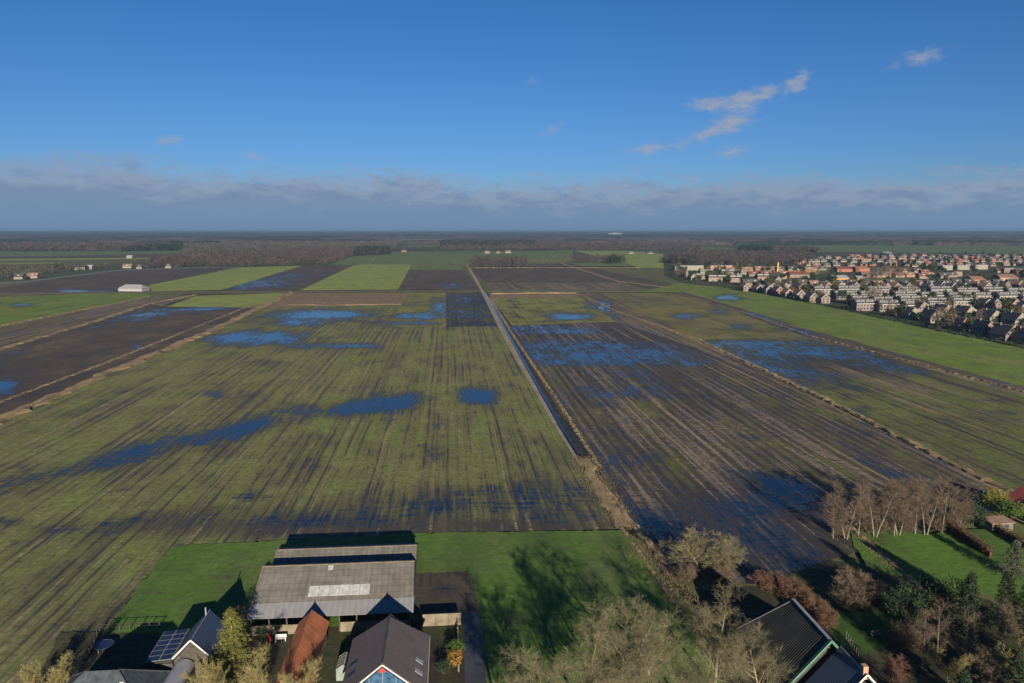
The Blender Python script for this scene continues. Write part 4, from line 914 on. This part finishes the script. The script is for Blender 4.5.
def proto(style, wk, rk):
    key = (style, wk, rk)
    if key in PROTO: return PROTO[key]
    P = []; wm, rm = walls[wk], roofs[rk]
    def me(nm, mb, mat): o = mb.build(nm, mat); d = o.data; bpy.data.objects.remove(o); P.append((nm, d))
    def wins(w, y, zs, nx, ww=1.3, hh=1.3):
        for zz in zs:
            for i in range(nx):
                x_ = -w + (2 * w) * (i + .5) / nx; mb = MB(); mb.box(x_ - ww / 2, x_ + ww / 2, y - .06, y - .005, zz, zz + hh); me('window', mb, m_glass)
    if style == 'terrace':          # long two-storey row, ridge across, broad white dormer
        w, d = 11, 4.6
        mb = MB(); mb.box(-w, w, -d, d, 0, 5.4)
        for s in (-1, 1):
            k = len(mb.v); x0, x1 = (w - .01, w - .2) if s > 0 else (-w + .01, -w + .2)
            mb.v += [(x0, -d, 5.38), (x0, d, 5.38), (x0, 0, 8.3), (x1, -d, 5.38), (x1, d, 5.38), (x1, 0, 8.3)]
            mb.f += [(k, k+1, k+2), (k+5, k+4, k+3), (k, k+3, k+4, k+1), (k+1, k+4, k+5, k+2), (k+2, k+5, k+3, k)]
        me('wall', mb, wm)
        mb = MB(); mb.slab([(-w - .3, -d - .5, 5.2), (w + .3, -d - .5, 5.2), (w + .3, 0, 8.5), (-w - .3, 0, 8.5)], .2); mb.slab([(-w - .3, .01, 8.5), (w + .3, .01, 8.5), (w + .3, d + .5, 5.2), (-w - .3, d + .5, 5.2)], .2); me('roof', mb, rm)
        for s in (-1, 1):
            mb = MB(); mb.box(s * w * .5 - 4.6, s * w * .5 + 4.6, -d * .66, -.9, 6.5, 7.75); me('dormer', mb, m_dorm)
            mb = MB(); mb.box(s * w * .5 - 3.8, s * w * .5 + 3.8, -d * .66 - .07, -d * .66 - .005, 6.8, 7.35); me('window', mb, m_glass)
        mb = MB(); mb.box(-w, w, -d - .62, -d - .502, 5.05, 5.3); me('gutter', mb, m_white)
        wins(w, -d, (3.4,), 6, 1.5, 1.3); wins(w, -d, (.9,), 6, 2.0, 1.5)
        for s in (-5.5, 5.5): mb = MB(); mb.box(s - .35, s + .35, -.35, .35, 8.2, 9.3); me('chimney', mb, wm)
    elif style == 'gable':          # gable to the street
        w, d = 3.9, 5.2
        mb = MB(); gable_walls(mb, w, -d, d, 4.6, 8.2); me('wall', mb, wm)
        mb = MB()
        for s in (-1, 1): mb.slab([(0, -d - .3, 8.6), (0, d + .3, 8.6), (s * (w + .4), d + .3, 4.4), (s * (w + .4), -d - .3, 4.4)], .2)
        me('roof', mb, rm)
        mb = MB()
        for s in (-1, 1): mb.bar((0, -d - .34, 8.6), (s * (w + .4), -d - .34, 4.4), .12)
        me('verge_board', mb, m_white); wins(w, -d, (.9, 3.3), 2, 1.6, 1.3)
        mb = MB(); mb.box(-1, 1, -d - .07, -d - .005, 5.5, 6.6); me('window', mb, m_glass)
        mb = MB(); mb.box(.6, 1.2, 1.2, 1.8, 7.6, 9.2); me('chimney', mb, wm)
    elif style == 'cottage':        # ridge across, one and a half storeys
        w, d = 5.2, 4.2
        mb = MB(); mb.box(-w, w, -d, d, 0, 3.2)
        for s in (-1, 1):
            k = len(mb.v); x0, x1 = s * (w - .01), s * (w - .2); mb.v += [(x0, -d, 3.18), (x0, d, 3.18), (x0, 0, 6.7), (x1, -d, 3.18), (x1, d, 3.18), (x1, 0, 6.7)]
            mb.f += [(k, k+1, k+2), (k+5, k+4, k+3), (k, k+3, k+4, k+1), (k+1, k+4, k+5, k+2), (k+2, k+5, k+3, k)]
        me('wall', mb, wm)
        mb = MB(); mb.slab([(-w - .3, -d - .5, 3.0), (w + .3, -d - .5, 3.0), (w + .3, 0, 7.0), (-w - .3, 0, 7.0)], .2); mb.slab([(-w - .3, .01, 7.0), (w + .3, .01, 7.0), (w + .3, d + .5, 3.0), (-w - .3, d + .5, 3.0)], .2); me('roof', mb, rm)
        mb = MB(); mb.box(-1.1, 1.1, -3.0, -.8, 4.4, 5.7); me('dormer', mb, m_dorm); wins(w, -d, (.8,), 3, 1.6, 1.5)
        mb = MB(); mb.box(2.6, 3.2, -.3, .3, 6.6, 7.8); me('chimney', mb, wm)
    elif style == 'slope':          # ridge away from the street, tall side roof with white edge (front row)
        w, d = 4.2, 6.0
        mb = MB(); k = 0; q = [(-w, -d, 0), (w, -d, 0), (w, -d, 5.6), (-w * .1, -d, 8.0), (-w, -d, 3.4)]; mb.v += q + [(a, d, c) for a, _, c in q]
        mb.f += [(0,1,2,3,4), (9,8,7,6,5)] + [(i, 5+i, 5+(i+1) % 5, (i+1) % 5) for i in range(5)]; me('wall', mb, wm)
        mb = MB(); mb.slab([(-w * .1, -d - .3, 8.3), (-w * .1, d + .3, 8.3), (-w - .5, d + .3, 3.1), (-w - .5, -d - .3, 3.1)], .2); me('roof', mb, roofs['dark'])  # left slope dark, right slope lighter: shade and sun put into the roof colours
        mb = MB(); mb.slab([(-w * .1 + .01, -d - .3, 8.3), (-w * .1 + .01, d + .3, 8.3), (w + .4, d + .3, 5.5), (w + .4, -d - .3, 5.5)], .2); me('roof', mb, rm)
        mb = MB(); mb.bar((-w * .1, -d - .36, 8.35), (w + .4, -d - .36, 5.5), .14); mb.bar((-w * .1, -d - .36, 8.35), (-w * .1, d + .3, 8.4), .16); me('verge_board', mb, m_white)
        wins(w * .9, -d, (.9, 3.2), 3, 1.5, 1.3)
        mb = MB(); mb.box(-1.2, -.6, 2, 2.6, 7.6, 9.3); me('chimney', mb, wm)
    elif style == 'slab':           # long flat-roofed block
        w, d = 20, 6
        mb = MB(); mb.box(-w, w, -d, d, 0, 6.6); me('wall', mb, wm)
        mb = MB(); mb.box(-w - .3, w + .3, -d - .3, d + .3, 6.603, 7.0); me('roof', mb, rm); wins(w, -d, (1., 4.), 9, 2.4, 1.4)
    elif style == 'hall':           # low wide hall with shallow pitched roof
        w, d = 17, 8
        mb = MB(); mb.box(-w, w, -d, d, 0, 4.2); me('wall', mb, wm)
        mb = MB(); mb.slab([(-w - .3, -d - .3, 4.3), (w + .3, -d - .3, 4.3), (w - 2, 0, 7.8), (-w + 2, 0, 7.8)], .2); mb.slab([(-w - .3, d + .3, 4.3), (w + .3, d + .3, 4.3), (w - 2, .01, 7.8), (-w + 2, .01, 7.8)], .2)
        for s in (-1, 1): mb.slab([(s * (w + .29), -d - .28, 4.3), (s * (w + .29), d + .28, 4.3), (s * (w - 2), 0, 7.78)], .2)
        me('roof', mb, rm); wins(w, -d, (1.,), 8, 2.2, 1.5)
    PROTO[key] = P; return P
NW = {'terrace': 'terraced_house', 'gable': 'gabled_house', 'cottage': 'detached_house', 'slope': 'gabled_house', 'slab': 'flat_roofed_block', 'hall': 'low_hall'}
DESC = {'terrace': 'row house block with white dormers', 'gable': 'gable fronted house', 'cottage': 'low house with wide eaves', 'slope': 'house with long dark side roof', 'slab': 'flat roofed block', 'hall': 'low hall'}
def house(style, wk, rk, px, py, rz, lab, group, sx=1.0, sz=1.0, kids=99):
    w = W(px, py); r = empty(NW[style], (w.x, w.y, .5), rz, lab, 'house' if style != 'slab' else 'building', group); r.scale = (sx, 1, sz)
    for nm, d in proto(style, wk, rk)[:]:
        if kids == 0 and nm in ('window', 'gutter', 'chimney', 'verge_board'): continue
        o = bpy.data.objects.new(nm, d); COL.objects.link(o); o.parent = r
    return r
ONES = ['leftmost','second','third','fourth','fifth','sixth','seventh','eighth','ninth','tenth','eleventh','twelfth','thirteenth','fourteenth','fifteenth','sixteenth','seventeenth','eighteenth','nineteenth','twentieth'] + ['%dth' % i for i in range(21, 60)]
def row(name, items, group):
    """items: (style, wall, roof, px, py, rz, sx)"""
    for i, it in enumerate(sorted(items, key=lambda q: q[3])):
        st, wk, rk, px, py, rz, sx = it
        rc = {'dark': 'dark roofed', 'red': 'red roofed', 'grey': 'grey roofed', 'brown': 'brown roofed', 'orange': 'orange roofed', 'flat pale': 'pale topped'}[rk]
        lab = '%s %s %s, %s from left in %s' % (rc, wk, {'terrace': 'dormer row block', 'gable': 'gable house', 'cottage': 'low house', 'slope': 'side roof house', 'slab': 'flat block', 'hall': 'hall'}[st], ONES[i], name)
        far = py < 287
        house(st, wk, rk, px, py, rz, lab.replace(' from left', '') if i == 0 else lab, group, sx, random.Random(int(px * 13)).uniform(.92, 1.08), 0 if far else 99)
rn = random.Random(5)
Y1 = R(YAW)
def mk(style, ws, rs, xs, yf, rz=Y1, sx=1.0, j=.5):
    return [(style, rn.choice(ws), rn.choice(rs), x_ + rn.uniform(-j, j), yf(x_) + rn.uniform(-j * .4, j * .4), rz + rn.uniform(-.05, .05), sx) for x_ in xs]
row('front row by the meadow', mk('slope', ['beige brick','orange brick','beige brick'], ['flat pale','flat pale','dark'], (908,930), lambda x: 317 + (x - 900) * .20) +
    mk('slope', ['orange brick','pink brick'], ['orange'], (958,), lambda x: 331) + mk('slope', ['pink brick'], ['orange'], (983, 1004), lambda x: 318 + (x - 900) * .215) + mk('slope', ['pink brick'], ['orange'], (1024, 1046), lambda x: 318 + (x - 900) * .205), 'front row houses facing the green meadow')
row('second town row', mk('slope', ['pink brick','beige brick'], ['flat pale','flat pale','orange'], (918,941,964,989,1014,1036), lambda x: 311 + (x - 900) * .125), 'second row of town houses')
row('third town row', mk('terrace', ['pink brick','beige brick'], ['grey','dark'], (862,886,912,936), lambda x: 311 + (x - 860) * .03, sx=.70), 'third row of town houses')
row('fourth town row', mk('terrace', ['pink brick','beige brick'], ['grey','dark'], (860,882,908,935,960), lambda x: 305 + (x - 860) * .035, sx=.82) + mk('gable', ['orange brick','pink brick'], ['dark'], (984,992,1003,1012,1022,1030), lambda x: 309 + (x - 980) * .05, j=1), 'fourth row of town houses')
row('fifth town row', mk('terrace', ['pink brick','beige brick'], ['grey','dark'], (844,869,903,930,957,983,1006,1030), lambda x: 299.5 + (x - 845) * .02, sx=.95), 'fifth row of town houses')
row('sixth town row', mk('terrace', ['pink brick','beige brick','pale rendered'], ['grey','dark'], (822,846,875,906,938,965,990,1016,1040), lambda x: 295 + (x - 845) * .008, sx=.95), 'sixth row of town houses')
row('seventh town row', mk('gable', ['pink brick','beige brick','orange brick'], ['dark','dark','brown'], [770,783,795,801,815,825,838] + [851 + 11 * i for i in range(18)], lambda x: 291.0 - (.6 if x > 840 else -.5), rz=.25, j=2.5), 'seventh row of town houses')
row('eighth town row', mk('cottage', ['pink brick','beige brick','pale rendered'], ['dark','grey','brown','dark'], [752,764,776,790,803,812,826,838,851] + [866 + 13 * i for i in range(14)], lambda x: 286.5, j=2.5), 'eighth row of town houses')
row('row right of the pond', mk('gable', ['orange brick','pink brick','pink brick'], ['dark','brown'], (746,757,767,778,788,799,812,822), lambda x: 291 + (x - 746) * .17, rz=.1, j=1.5), 'houses on the north edge of the meadow')
row('rows above the pond', [('terrace','beige brick','grey',716,281.5,Y1,1.0),('terrace','pink brick','grey',735,282.5,Y1,.7),('terrace','pink brick','dark',700,279.5,Y1,.6),('gable','beige brick','dark',692,280.5,.2,1),('gable','pink brick','red',685,277,.3,1),
    ('terrace','pale rendered','grey',706,275,Y1,.9),('terrace','beige brick','dark',727,276,Y1,.9),('cottage','orange brick','dark',747,286,Y1,1.1),('terrace','pink brick','grey',762,281,Y1,.7),('gable','pink brick','dark',776,283,.2,1)], 'houses above the round pond')
row('row by the far meadow', [('slab','pale rendered','flat pale',688,270.5,Y1,1.15),('slab','brown brick','flat pale',720,269.8,Y1,.9)], 'flats by the far meadow')
row('red quarter by the mast', mk('cottage', ['pink brick','pale rendered','red brick'], ['red','brown','brown','dark'], [735,743,750,757,765,773,781,790,798,806,814,822], lambda x: 271.5, j=3, sx=1.25) + mk('cottage', ['pink brick','pale rendered'], ['red','brown','orange'], [742,752,763,786,795,804,812,730], lambda x: 276, j=3, sx=1.4), 'red roofed quarter by the tall chimney')
row('halls mid town', [('hall','yellow','flat pale',838,282,Y1,.62),('hall','yellow','flat pale',858,282.2,Y1,.28),('hall','red brick','red',842,272,Y1,.7),('hall','red brick','orange',860,271.5,Y1,.65),('hall','pink brick','brown',866,277.5,Y1,.6),('hall','orange brick','orange',974,283,Y1,.5),
    ('hall','brown brick','brown',1004,281,Y1,.7),('hall','pink brick','red',797,277.8,Y1,.8),('hall','pale rendered','grey',776,279,Y1,.6)], 'halls in the middle of the town')
row('white flats row', [('slab','pale rendered','flat pale',945,270.3,Y1,.42),('slab','pale rendered','flat pale',961,270,Y1,.52),('slab','pale rendered','flat pale',979,269.6,Y1,.52),('slab','pink brick','flat pale',1010,273,Y1,.7),('slab','pink brick','red',955,276.5,Y1,.3)], 'white flats at the back of the town')
for k, (yy, x0, x1, stp) in enumerate(((278, 868, 1060, 11), (273.5, 880, 1060, 11), (266.5, 800, 1070, 9), (262.5, 795, 1080, 8), (259.5, 820, 1080, 7), (257, 850, 1090, 8))):
    xs = []; x_ = x0
    while x_ < x1: xs.append(x_); x_ += stp * rn.uniform(.7, 1.5)
    if k == 0: xs = [q for q in xs if not (960 < q < 990 or 995 < q < 1015)]
    if k == 1: xs = [q for q in xs if not 935 < q < 990]
    row(['row behind the halls','back street','fourth last town row','third last town row','second last town row','last town row'][k],
        mk('cottage', ['pink brick','pale rendered','beige brick','brown brick','red brick','brown brick'], ['dark','dark','dark','red','brown','grey'], xs, lambda x: yy, j=2, sx=1.2), 'small houses at the back of the town')
# tall yellow chimney mast
w = W(777.5, 275); ms = empty('chimney_mast', (w.x, w.y, .5), 0, 'tall thin yellow mast rising above the red roofs', 'mast')
mb = MB(); mb.bar((0, 0, 0), (0, 0, 17), .9, 8); mb.build('shaft', simple('yellow_paint', (.60,.36,.10), .6, .1, 1), ms)
mb = MB(); mb.bar((0, 0, 17.02), (0, 0, 17.6), 1.1, 8); mb.box(-1, 1, -1, 1, 17.6, 17.7); mb.build('cap', m_wood_d, ms)

# town and field trees (shared low meshes)
tree_kind('t_dark', leafy_mesh(201, 6, 6, 7, 420, .8), bark_d, leaf_d)
tree_kind('t_dark2', leafy_mesh(202, 5, 5, 8, 420, .8), bark_d, simple('leaves_olive_dark', (.038,.045,.024), .85, .4, .3, .1))
tree_kind('t_bare', bare_mesh(203, 9, .55, 3, (8, 6, 6), .2, .2, twig=.06, length=.6), bark_b, bark_b)
tree_kind('t_brown', leafy_mesh(204, 6, 6, 7, 350, .6), bark_d, simple('crown_russet', (.14,.09,.045), .85, .4, .3, .1))
tree_kind('t_yellow', leafy_mesh(205, 4, 4, 5, 200, .5), bark_d, leaf_o)
rt = random.Random(77); cnt = 0
for (r_, ys_) in (('a', [(850,309.5),(874,310.5),(899,311.5),(924,312.5),(948,314)]), ('b', [(848,304),(871,305.5),(895,306),(922,307),(948,308),(973,309)]), ('c', [(832,299),(857,300),(886,300.5),(916,301),(944,301.5),(970,302),(995,302.5),(1018,303)]), ('d', [(811,294.5),(834,295),(860,295.2),(890,295.5),(922,295.6),(952,296),(978,296),(1003,296.3),(1028,296.5)]), ('e', [(897,318),(920,322),(944,327),(970,332),(993,337),(1013,342)])):
    for i, (px, py) in enumerate(ys_):
        w = W(px + rt.uniform(-2, 2), py); plant(rt.choice(['t_dark', 't_dark2']), 'garden_tree', (w.x, w.y, .4), 'dense dark garden tree filling a gap between two dormer row blocks', 'tree', 'dark trees in the gaps between row blocks', rz=i, s=rt.uniform(.9, 1.25))
edge = [(672,276),(690,284),(712,286),(745,290),(770,294),(800,301),(840,309),(880,318),(920,327),(960,335),(1000,343),(1040,352)]
def yedge(x):
    for a, c in zip(edge, edge[1:]):
        if a[0] <= x <= c[0]: return a[1] + (c[1] - a[1]) * (x - a[0]) / (c[0] - a[0])
    return edge[-1][1]
for i in range(298):
    px = rt.uniform(676, 1035); ylo = 255 if px > 830 else 268; py = ylo + (yedge(px) - ylo) * rt.random() ** 1.15
    py = min(py, yedge(px) - .5); k = rt.choice(['t_dark','t_dark','t_dark2','t_dark2','t_bare','t_bare','t_brown']) if rt.random() > .04 else 't_yellow'
    w = W(px, py); nm = {'t_dark': ('garden_tree', 'dark evergreen garden tree between houses of the town'), 't_dark2': ('garden_tree', 'olive dark garden tree between houses of the town'), 't_bare': ('bare_tree', 'bare brown street tree between houses of the town'),
        't_brown': ('garden_tree', 'russet brown tree between houses of the town'), 't_yellow': ('garden_tree', 'yellow orange tree between houses of the town')}[k]
    plant(k, nm[0], (w.x, w.y, .4), nm[1], 'tree', nm[1].replace('tree', 'trees'), rz=rt.uniform(0, 6), s=rt.uniform(.8, 1.5))
for i in range(30):      # dark clumps of the big trees at the brown park
    px, py, k = (rt.uniform(868, 905), rt.uniform(272, 283), 't_bare') if i < 16 else (rt.uniform(905, 945), rt.uniform(267, 274), 't_dark')
    w = W(px, py); plant(k, 'park_tree', (w.x, w.y, .4), 'bare brown park tree in the middle of the town' if k == 't_bare' else 'dark park tree left of the white flats', 'tree', 'bare park trees' if k == 't_bare' else 'dark park trees by the flats', rz=i, s=rt.uniform(1.1, 1.5))
# hedge along the town edge
def far_hedge(pts, w, h, mat, label, step=1.2, size=.7, name='hedge', gap=0):
    rnd = random.Random(int(pts[0][0] * 3)); C = MB(); P = [W(*p) for p in pts]
    for a, c in zip(P, P[1:]):
        d = c - a; s = Vector((d.y, -d.x, 0)).normalized()
        for k in range(int(d.length / step * 5)):
            f_ = rnd.random(); hh = h * (.65 + .5 * math.sin(f_ * d.length * .35) * math.sin(f_ * d.length * .11 + 2)); q = a + d * f_ + s * rnd.gauss(0, w * .3); q.z = .3 + rnd.random() ** .8 * max(.6, hh)
            C.poly([q + Vector((rnd.uniform(-size, size), rnd.uniform(-size, size), rnd.uniform(-size, size))) for _ in range(3)])
    return tag(C.build(name, mat), label, 'hedge')
far_hedge([(x_, y_ + .5) for x_, y_ in edge], 5, 3.4, leaf_d, 'long dark hedge between the green meadow and the town')

# ------------------------------------------------------------------ far woods
wood_b = simple('wood_brown', (.050,.040,.040), .95, .3, .02, .05)
wood_d = simple('wood_evergreen', (.015,.022,.016), .95, .3, .02, .05)
wood_g = simple('wood_grey', (.056,.053,.045), .95, .3, .02, .05)
def inpoly(p, poly):
    c = False; j = len(poly) - 1
    for i in range(len(poly)):
        if (poly[i][1] > p[1]) != (poly[j][1] > p[1]) and p[0] < (poly[j][0] - poly[i][0]) * (p[1] - poly[i][1]) / (poly[j][1] - poly[i][1]) + poly[i][0]: c = not c
        j = i
    return c
def wood(poly, H, mat, label, n, seed=1, tuft=22, crown=4.5, size=1.6):
    """a wood that reads as one mass: crowns of twig tufts on stems, spread over the traced ground"""
    rnd = random.Random(seed); P = [W(*p) for p in poly]; P2 = [(p.x, p.y) for p in P]; C = MB()
    xs = [p[0] for p in P2]; ys = [p[1] for p in P2]; k = 0; tries = 0
    while k < n and tries < n * 40:
        tries += 1; x_, y_ = rnd.uniform(min(xs), max(xs)), rnd.uniform(min(ys), max(ys))
        if rnd.random() < .35: # edge on the near side
            y_ = min(ys) + (max(ys) - min(ys)) * rnd.random() ** 3
        if not inpoly((x_, y_), P2): continue
        k += 1; h = H * rnd.uniform(.7, 1.15); q = len(C.v)
        C.v += [(x_ - .25, y_, 0), (x_ + .25, y_, 0), (x_, y_, h)]; C.f.append((q, q + 1, q + 2))
        for t_ in range(tuft):
            a = rnd.uniform(0, 6.28); r_ = crown * rnd.random() ** .5; zz = h * (.25 + .75 * rnd.random()); r_ *= (1.15 - (zz / h) ** 2 * .7)
            c = Vector((x_ + r_ * math.cos(a), y_ + r_ * math.sin(a), zz))
            q = len(C.v)
            for w_ in range(3): C.v.append((c.x + rnd.uniform(-size, size), c.y + rnd.uniform(-size, size), c.z + rnd.uniform(-size, size) * 1.2))
            C.f.append((q, q + 1, q + 2))
    o = C.build('wood', mat); tag(o, label, 'wood', kind='stuff'); return o
wood([(145,268.5),(228,267.2),(329,265.5),(352,257),(391,253),(391,248),(230,249),(150,262)], 12, wood_b, 'brown leafless wood left of the bright green strips', 2600, 1)
wood([(354,256),(390,253.5),(390,249),(356,250)], 15, wood_d, 'dark evergreen wood behind the green meadow', 350, 2)
wood([(440,250.6),(575,250.2),(700,250.8),(700,243),(575,241),(440,243)], 13, wood_b, 'brown leafless wood across the centre distance', 2600, 3, 14, 7, 3)
wood([(440,248),(535,246),(535,242),(440,242)], 17, wood_d, 'dark evergreen stand in the centre distance', 900, 4, 14, 7, 3)
wood([(664,263.5),(715,266),(800,264.5),(815,258),(800,254),(690,254),(664,257)], 12, wood_b, 'brown leafless wood behind the red roofed quarter', 1600, 5)
wood([(664,263.5),(695,264.8),(697,260),(668,258)], 12, wood_d, 'dark evergreen corner of the wood by the far meadow', 150, 6)
wood([(739,251),(772,251.3),(772,249),(740,248.6)], 14, wood_d, 'dark evergreen copse above the town', 220, 7, 14, 7, 3)
wood([(772,251.8),(818,253),(818,250),(772,249)], 12, wood_b, 'brown copse left of the green field above the town', 260, 8, 14, 7, 3)
wood([(-60,252),(90,251.5),(172,250.8),(172,243),(-60,243)], 14, wood_b, 'brown leafless wood at the far left', 2200, 9, 14, 8, 3.2)
wood([(120,251.8),(183,250.6),(183,246.5),(150,246.5)], 15, wood_d, 'dark wood beside the far left wood', 400, 10, 14, 7, 3)
wood([(183,256),(395,248.5),(395,242),(183,243)], 13, wood_g, 'grey brown wood left of the centre', 2400, 11, 14, 8, 3.2)
wood([(-60,246),(25,245),(25,242),(-60,242)], 17, wood_d, 'dark evergreen stand at the left edge', 400, 12, 14, 8, 3.5)
wood([(470,268.5),(528,267.4),(527,263.2),(476,264)], 16, wood_b, 'belt of bare trees at the far end of the canal', 300, 13, 26, 3.6, 1.1)
wood([(573,263.5),(627,263.2),(620,261),(575,261)], 15, wood_b, 'thinner belt of bare trees right of the canal belt', 170, 14, 24, 3.4, 1.1)
wood([(606,264.2),(627,264),(626,262),(608,262.2)], 15, wood_d, 'dark evergreen clump at the end of the bare belt', 40, 15, 26, 3.6, 1.4)
wood([(-40,283),(30,276.6),(60,272.5),(108,268.2),(108,266.6),(40,268.5),(-40,272)], 8, wood_g, 'mixed trees along the far left road', 420, 16, 20, 3.2, 1.1)
# beyond: rough canopy masses to the horizon
def canopy(count, d0, d1, seed, mat, label, H):
    rnd = random.Random(seed); C = MB()
    for i in range(count):
        d = math.exp(rnd.uniform(math.log(d0), math.log(d1))); x_ = rnd.uniform(-.78, .78) * d; Lx = rnd.uniform(.06, .22) * d; Ly = rnd.uniform(.02, .05) * d; cell = d * .0045
        nx, ny = max(3, int(Lx / cell)), max(2, min(6, int(Ly / cell))); k = len(C.v); ang = rnd.uniform(-.3, .3)
        for j in range(ny + 1):
            for i_ in range(nx + 1):
                edge_ = i_ in (0, nx) or j in (0, ny); uu = (i_ / nx - .5) * Lx; vv = (j / ny - .5) * Ly * (.5 + .5 * math.sin(math.pi * min(1, max(0, i_ / nx)) ))
                C.v.append((x_ + uu + rnd.uniform(-.3, .3) * cell, d + vv + uu * ang + rnd.uniform(-.3, .3) * cell, 0 if edge_ else H * rnd.uniform(.65, 1.2)))
        for j in range(ny):
            for i_ in range(nx): q = k + j * (nx + 1) + i_; C.f.append((q, q + 1, q + nx + 2, q + nx + 1))
    return tag(C.build('distant_wood', mat), label, 'wood', kind='stuff')
canopy(45, 3300, 7000, 31, wood_b, 'brown distant woods below the horizon', 15)
canopy(20, 3300, 7000, 32, wood_d, 'dark distant woods below the horizon', 17)
canopy(160, 7000, 40000, 33, wood_b, 'hazy woods on the horizon line', 20)
canopy(60, 7000, 40000, 34, wood_d, 'dark hazy woods on the horizon line', 24)

# single far trees and farms
for (px, py, k, s, lab) in ((454,265.5,'t_bare',1.2,'lone bare tree left of the canal belt'),(451,262,'t_bare',1.0,'lone bare tree behind the one left of the canal'),(373,262.5,'t_bare',.9,'small bare tree on the green meadow'),
      (113,269,'t_dark2',.8,'dark tree beside the white roadside farm'),(56,271,'t_dark2',1.5,'tall dark tree by the far left road'),(62,271.5,'t_dark2',1.4,'second tall dark tree by the far left road'),(146,290.5,'t_dark2',.6,'dark bush beside the white shed'),(188,268.5,'t_dark',.8,'dark tree by the white cottage'),(210,269.5,'t_dark2',.6,'small dark bush on the far field edge')):
    w = W(px, py); plant(k, 'field_tree', (w.x, w.y, .3), lab, 'tree', s=s)
for i in range(14):
    px = 532 + i * 3.1 + rt.uniform(-1, 1); w = W(px, 263.2); plant('t_bare', 'belt_tree', (w.x, w.y, .3), 'slender bare tree in the gap between the two belts', 'tree', 'slender bare trees between the belts', rz=i, s=rt.uniform(.7, 1.1))
# white shed with several low roofs
w = W(134, 291.3); ws_ = empty('livestock_shed', (w.x, w.y, .4), R(-8), 'long low white shed at the corner of the bright green field', 'barn')
mb = MB(); mb.box(-13, 13, -6, 6, 0, 3.0); mb.build('wall', simple('white_boards', (.22,.225,.235), .7, .1, .3), ws_)
mb = MB(); mb.slab([(-13.5, -6.5, 2.9), (13.5, -6.5, 2.9), (9, 0, 6.6), (-9, 0, 6.6)], .2); mb.slab([(-13.5, 6.5, 2.9), (13.5, 6.5, 2.9), (9, .01, 6.6), (-9, .01, 6.6)], .2)
for s in (-1, 1): mb.slab([(s * 13.49, -6.45, 2.9), (s * 13.49, 6.45, 2.9), (s * 9, 0, 6.58)], .2)
mb.build('roof', simple('white_roof', (.20,.205,.22), .6, .12, .3), ws_)
for (st, wk, rk, px, py, sx, lab) in (('cottage','pale rendered','brown',128,268.4,1.3,'cream farmhouse at the bend of the far left road'),('cottage','beige brick','dark',169,268.2,.9,'small white cottage at the end of the far road'),
     ('hall','pale rendered','grey',82,270,.45,'white low farm building along the far left road'),('cottage','beige brick','flat pale',90,269.6,.9,'tiny white house right of the low farm building'),('cottage','beige brick','brown',34,278.5,1.2,'tan roofed farm on the far left road'),
     ('cottage','beige brick','dark',20,279.5,1.0,'small farm at the left edge of the far road'),('cottage','beige brick','grey',140,269,.8,'grey outbuilding beside the cream farmhouse'),('cottage','pale rendered','flat pale',422-292,258.5,1.2,'white speck of a house on the far left fields'),
     ('cottage','orange brick','red',404,252.2,1.5,'orange roofed farm at the wood edge'),('cottage','pale rendered','brown',487,253.5,1.4,'cream farm behind the canal belt'),('cottage','pale rendered','brown',508,253.2,1.6,'second farm behind the canal belt'),('cottage','beige brick','dark',498,253.4,1.2,'dark roofed barn between the two cream farms'),
     ('cottage','pale rendered','dark',631,253.8,1.6,'white farm at the edge of the yellow green field'),('cottage','pink brick','dark',650,254.2,1.6,'pinkish farm right of the white one'),('hall','pale rendered','flat pale',862,243.8,1.6,'long white building above the green field'),
     ('cottage','pale rendered','flat pale',202,256.5,1.6,'white house in the brown wood'),('cottage','pale rendered','red',226,251.5,1.6,'reddish house beyond the brown wood'),('hall','pale rendered','flat pale',886,255,.7,'white hall above the town')):
    house(st, wk, rk, px, py, .1, lab, None, sx, 1.0, 0)
# white factory on the horizon
for (px, wd, hh, lab) in ((615, 240, 34, 'white factory on the horizon right of centre'), (571, 120, 16, 'small white building on the horizon left of the factory')):
    d = ray(px, 234.2); k = 14000 / d.y; fb = empty('factory', (d.x * k, 14000, 0), 0, lab, 'building')
    mb = MB(); mb.box(-wd / 2, wd / 2, -40, 40, 0, hh); mb.build('wall', simple('factory_white', (.5,.5,.5), .6, .05, .01), fb)
    mb = MB(); mb.box(-wd / 2 - 4, wd / 2 + 4, -44, 44, hh + .1, hh + 5); mb.box(-wd / 6, wd / 6, -20, 20, hh + 5.1, hh + 16); mb.build('roof', simple('factory_roof', (.4,.4,.42), .6, .05, .01), fb)
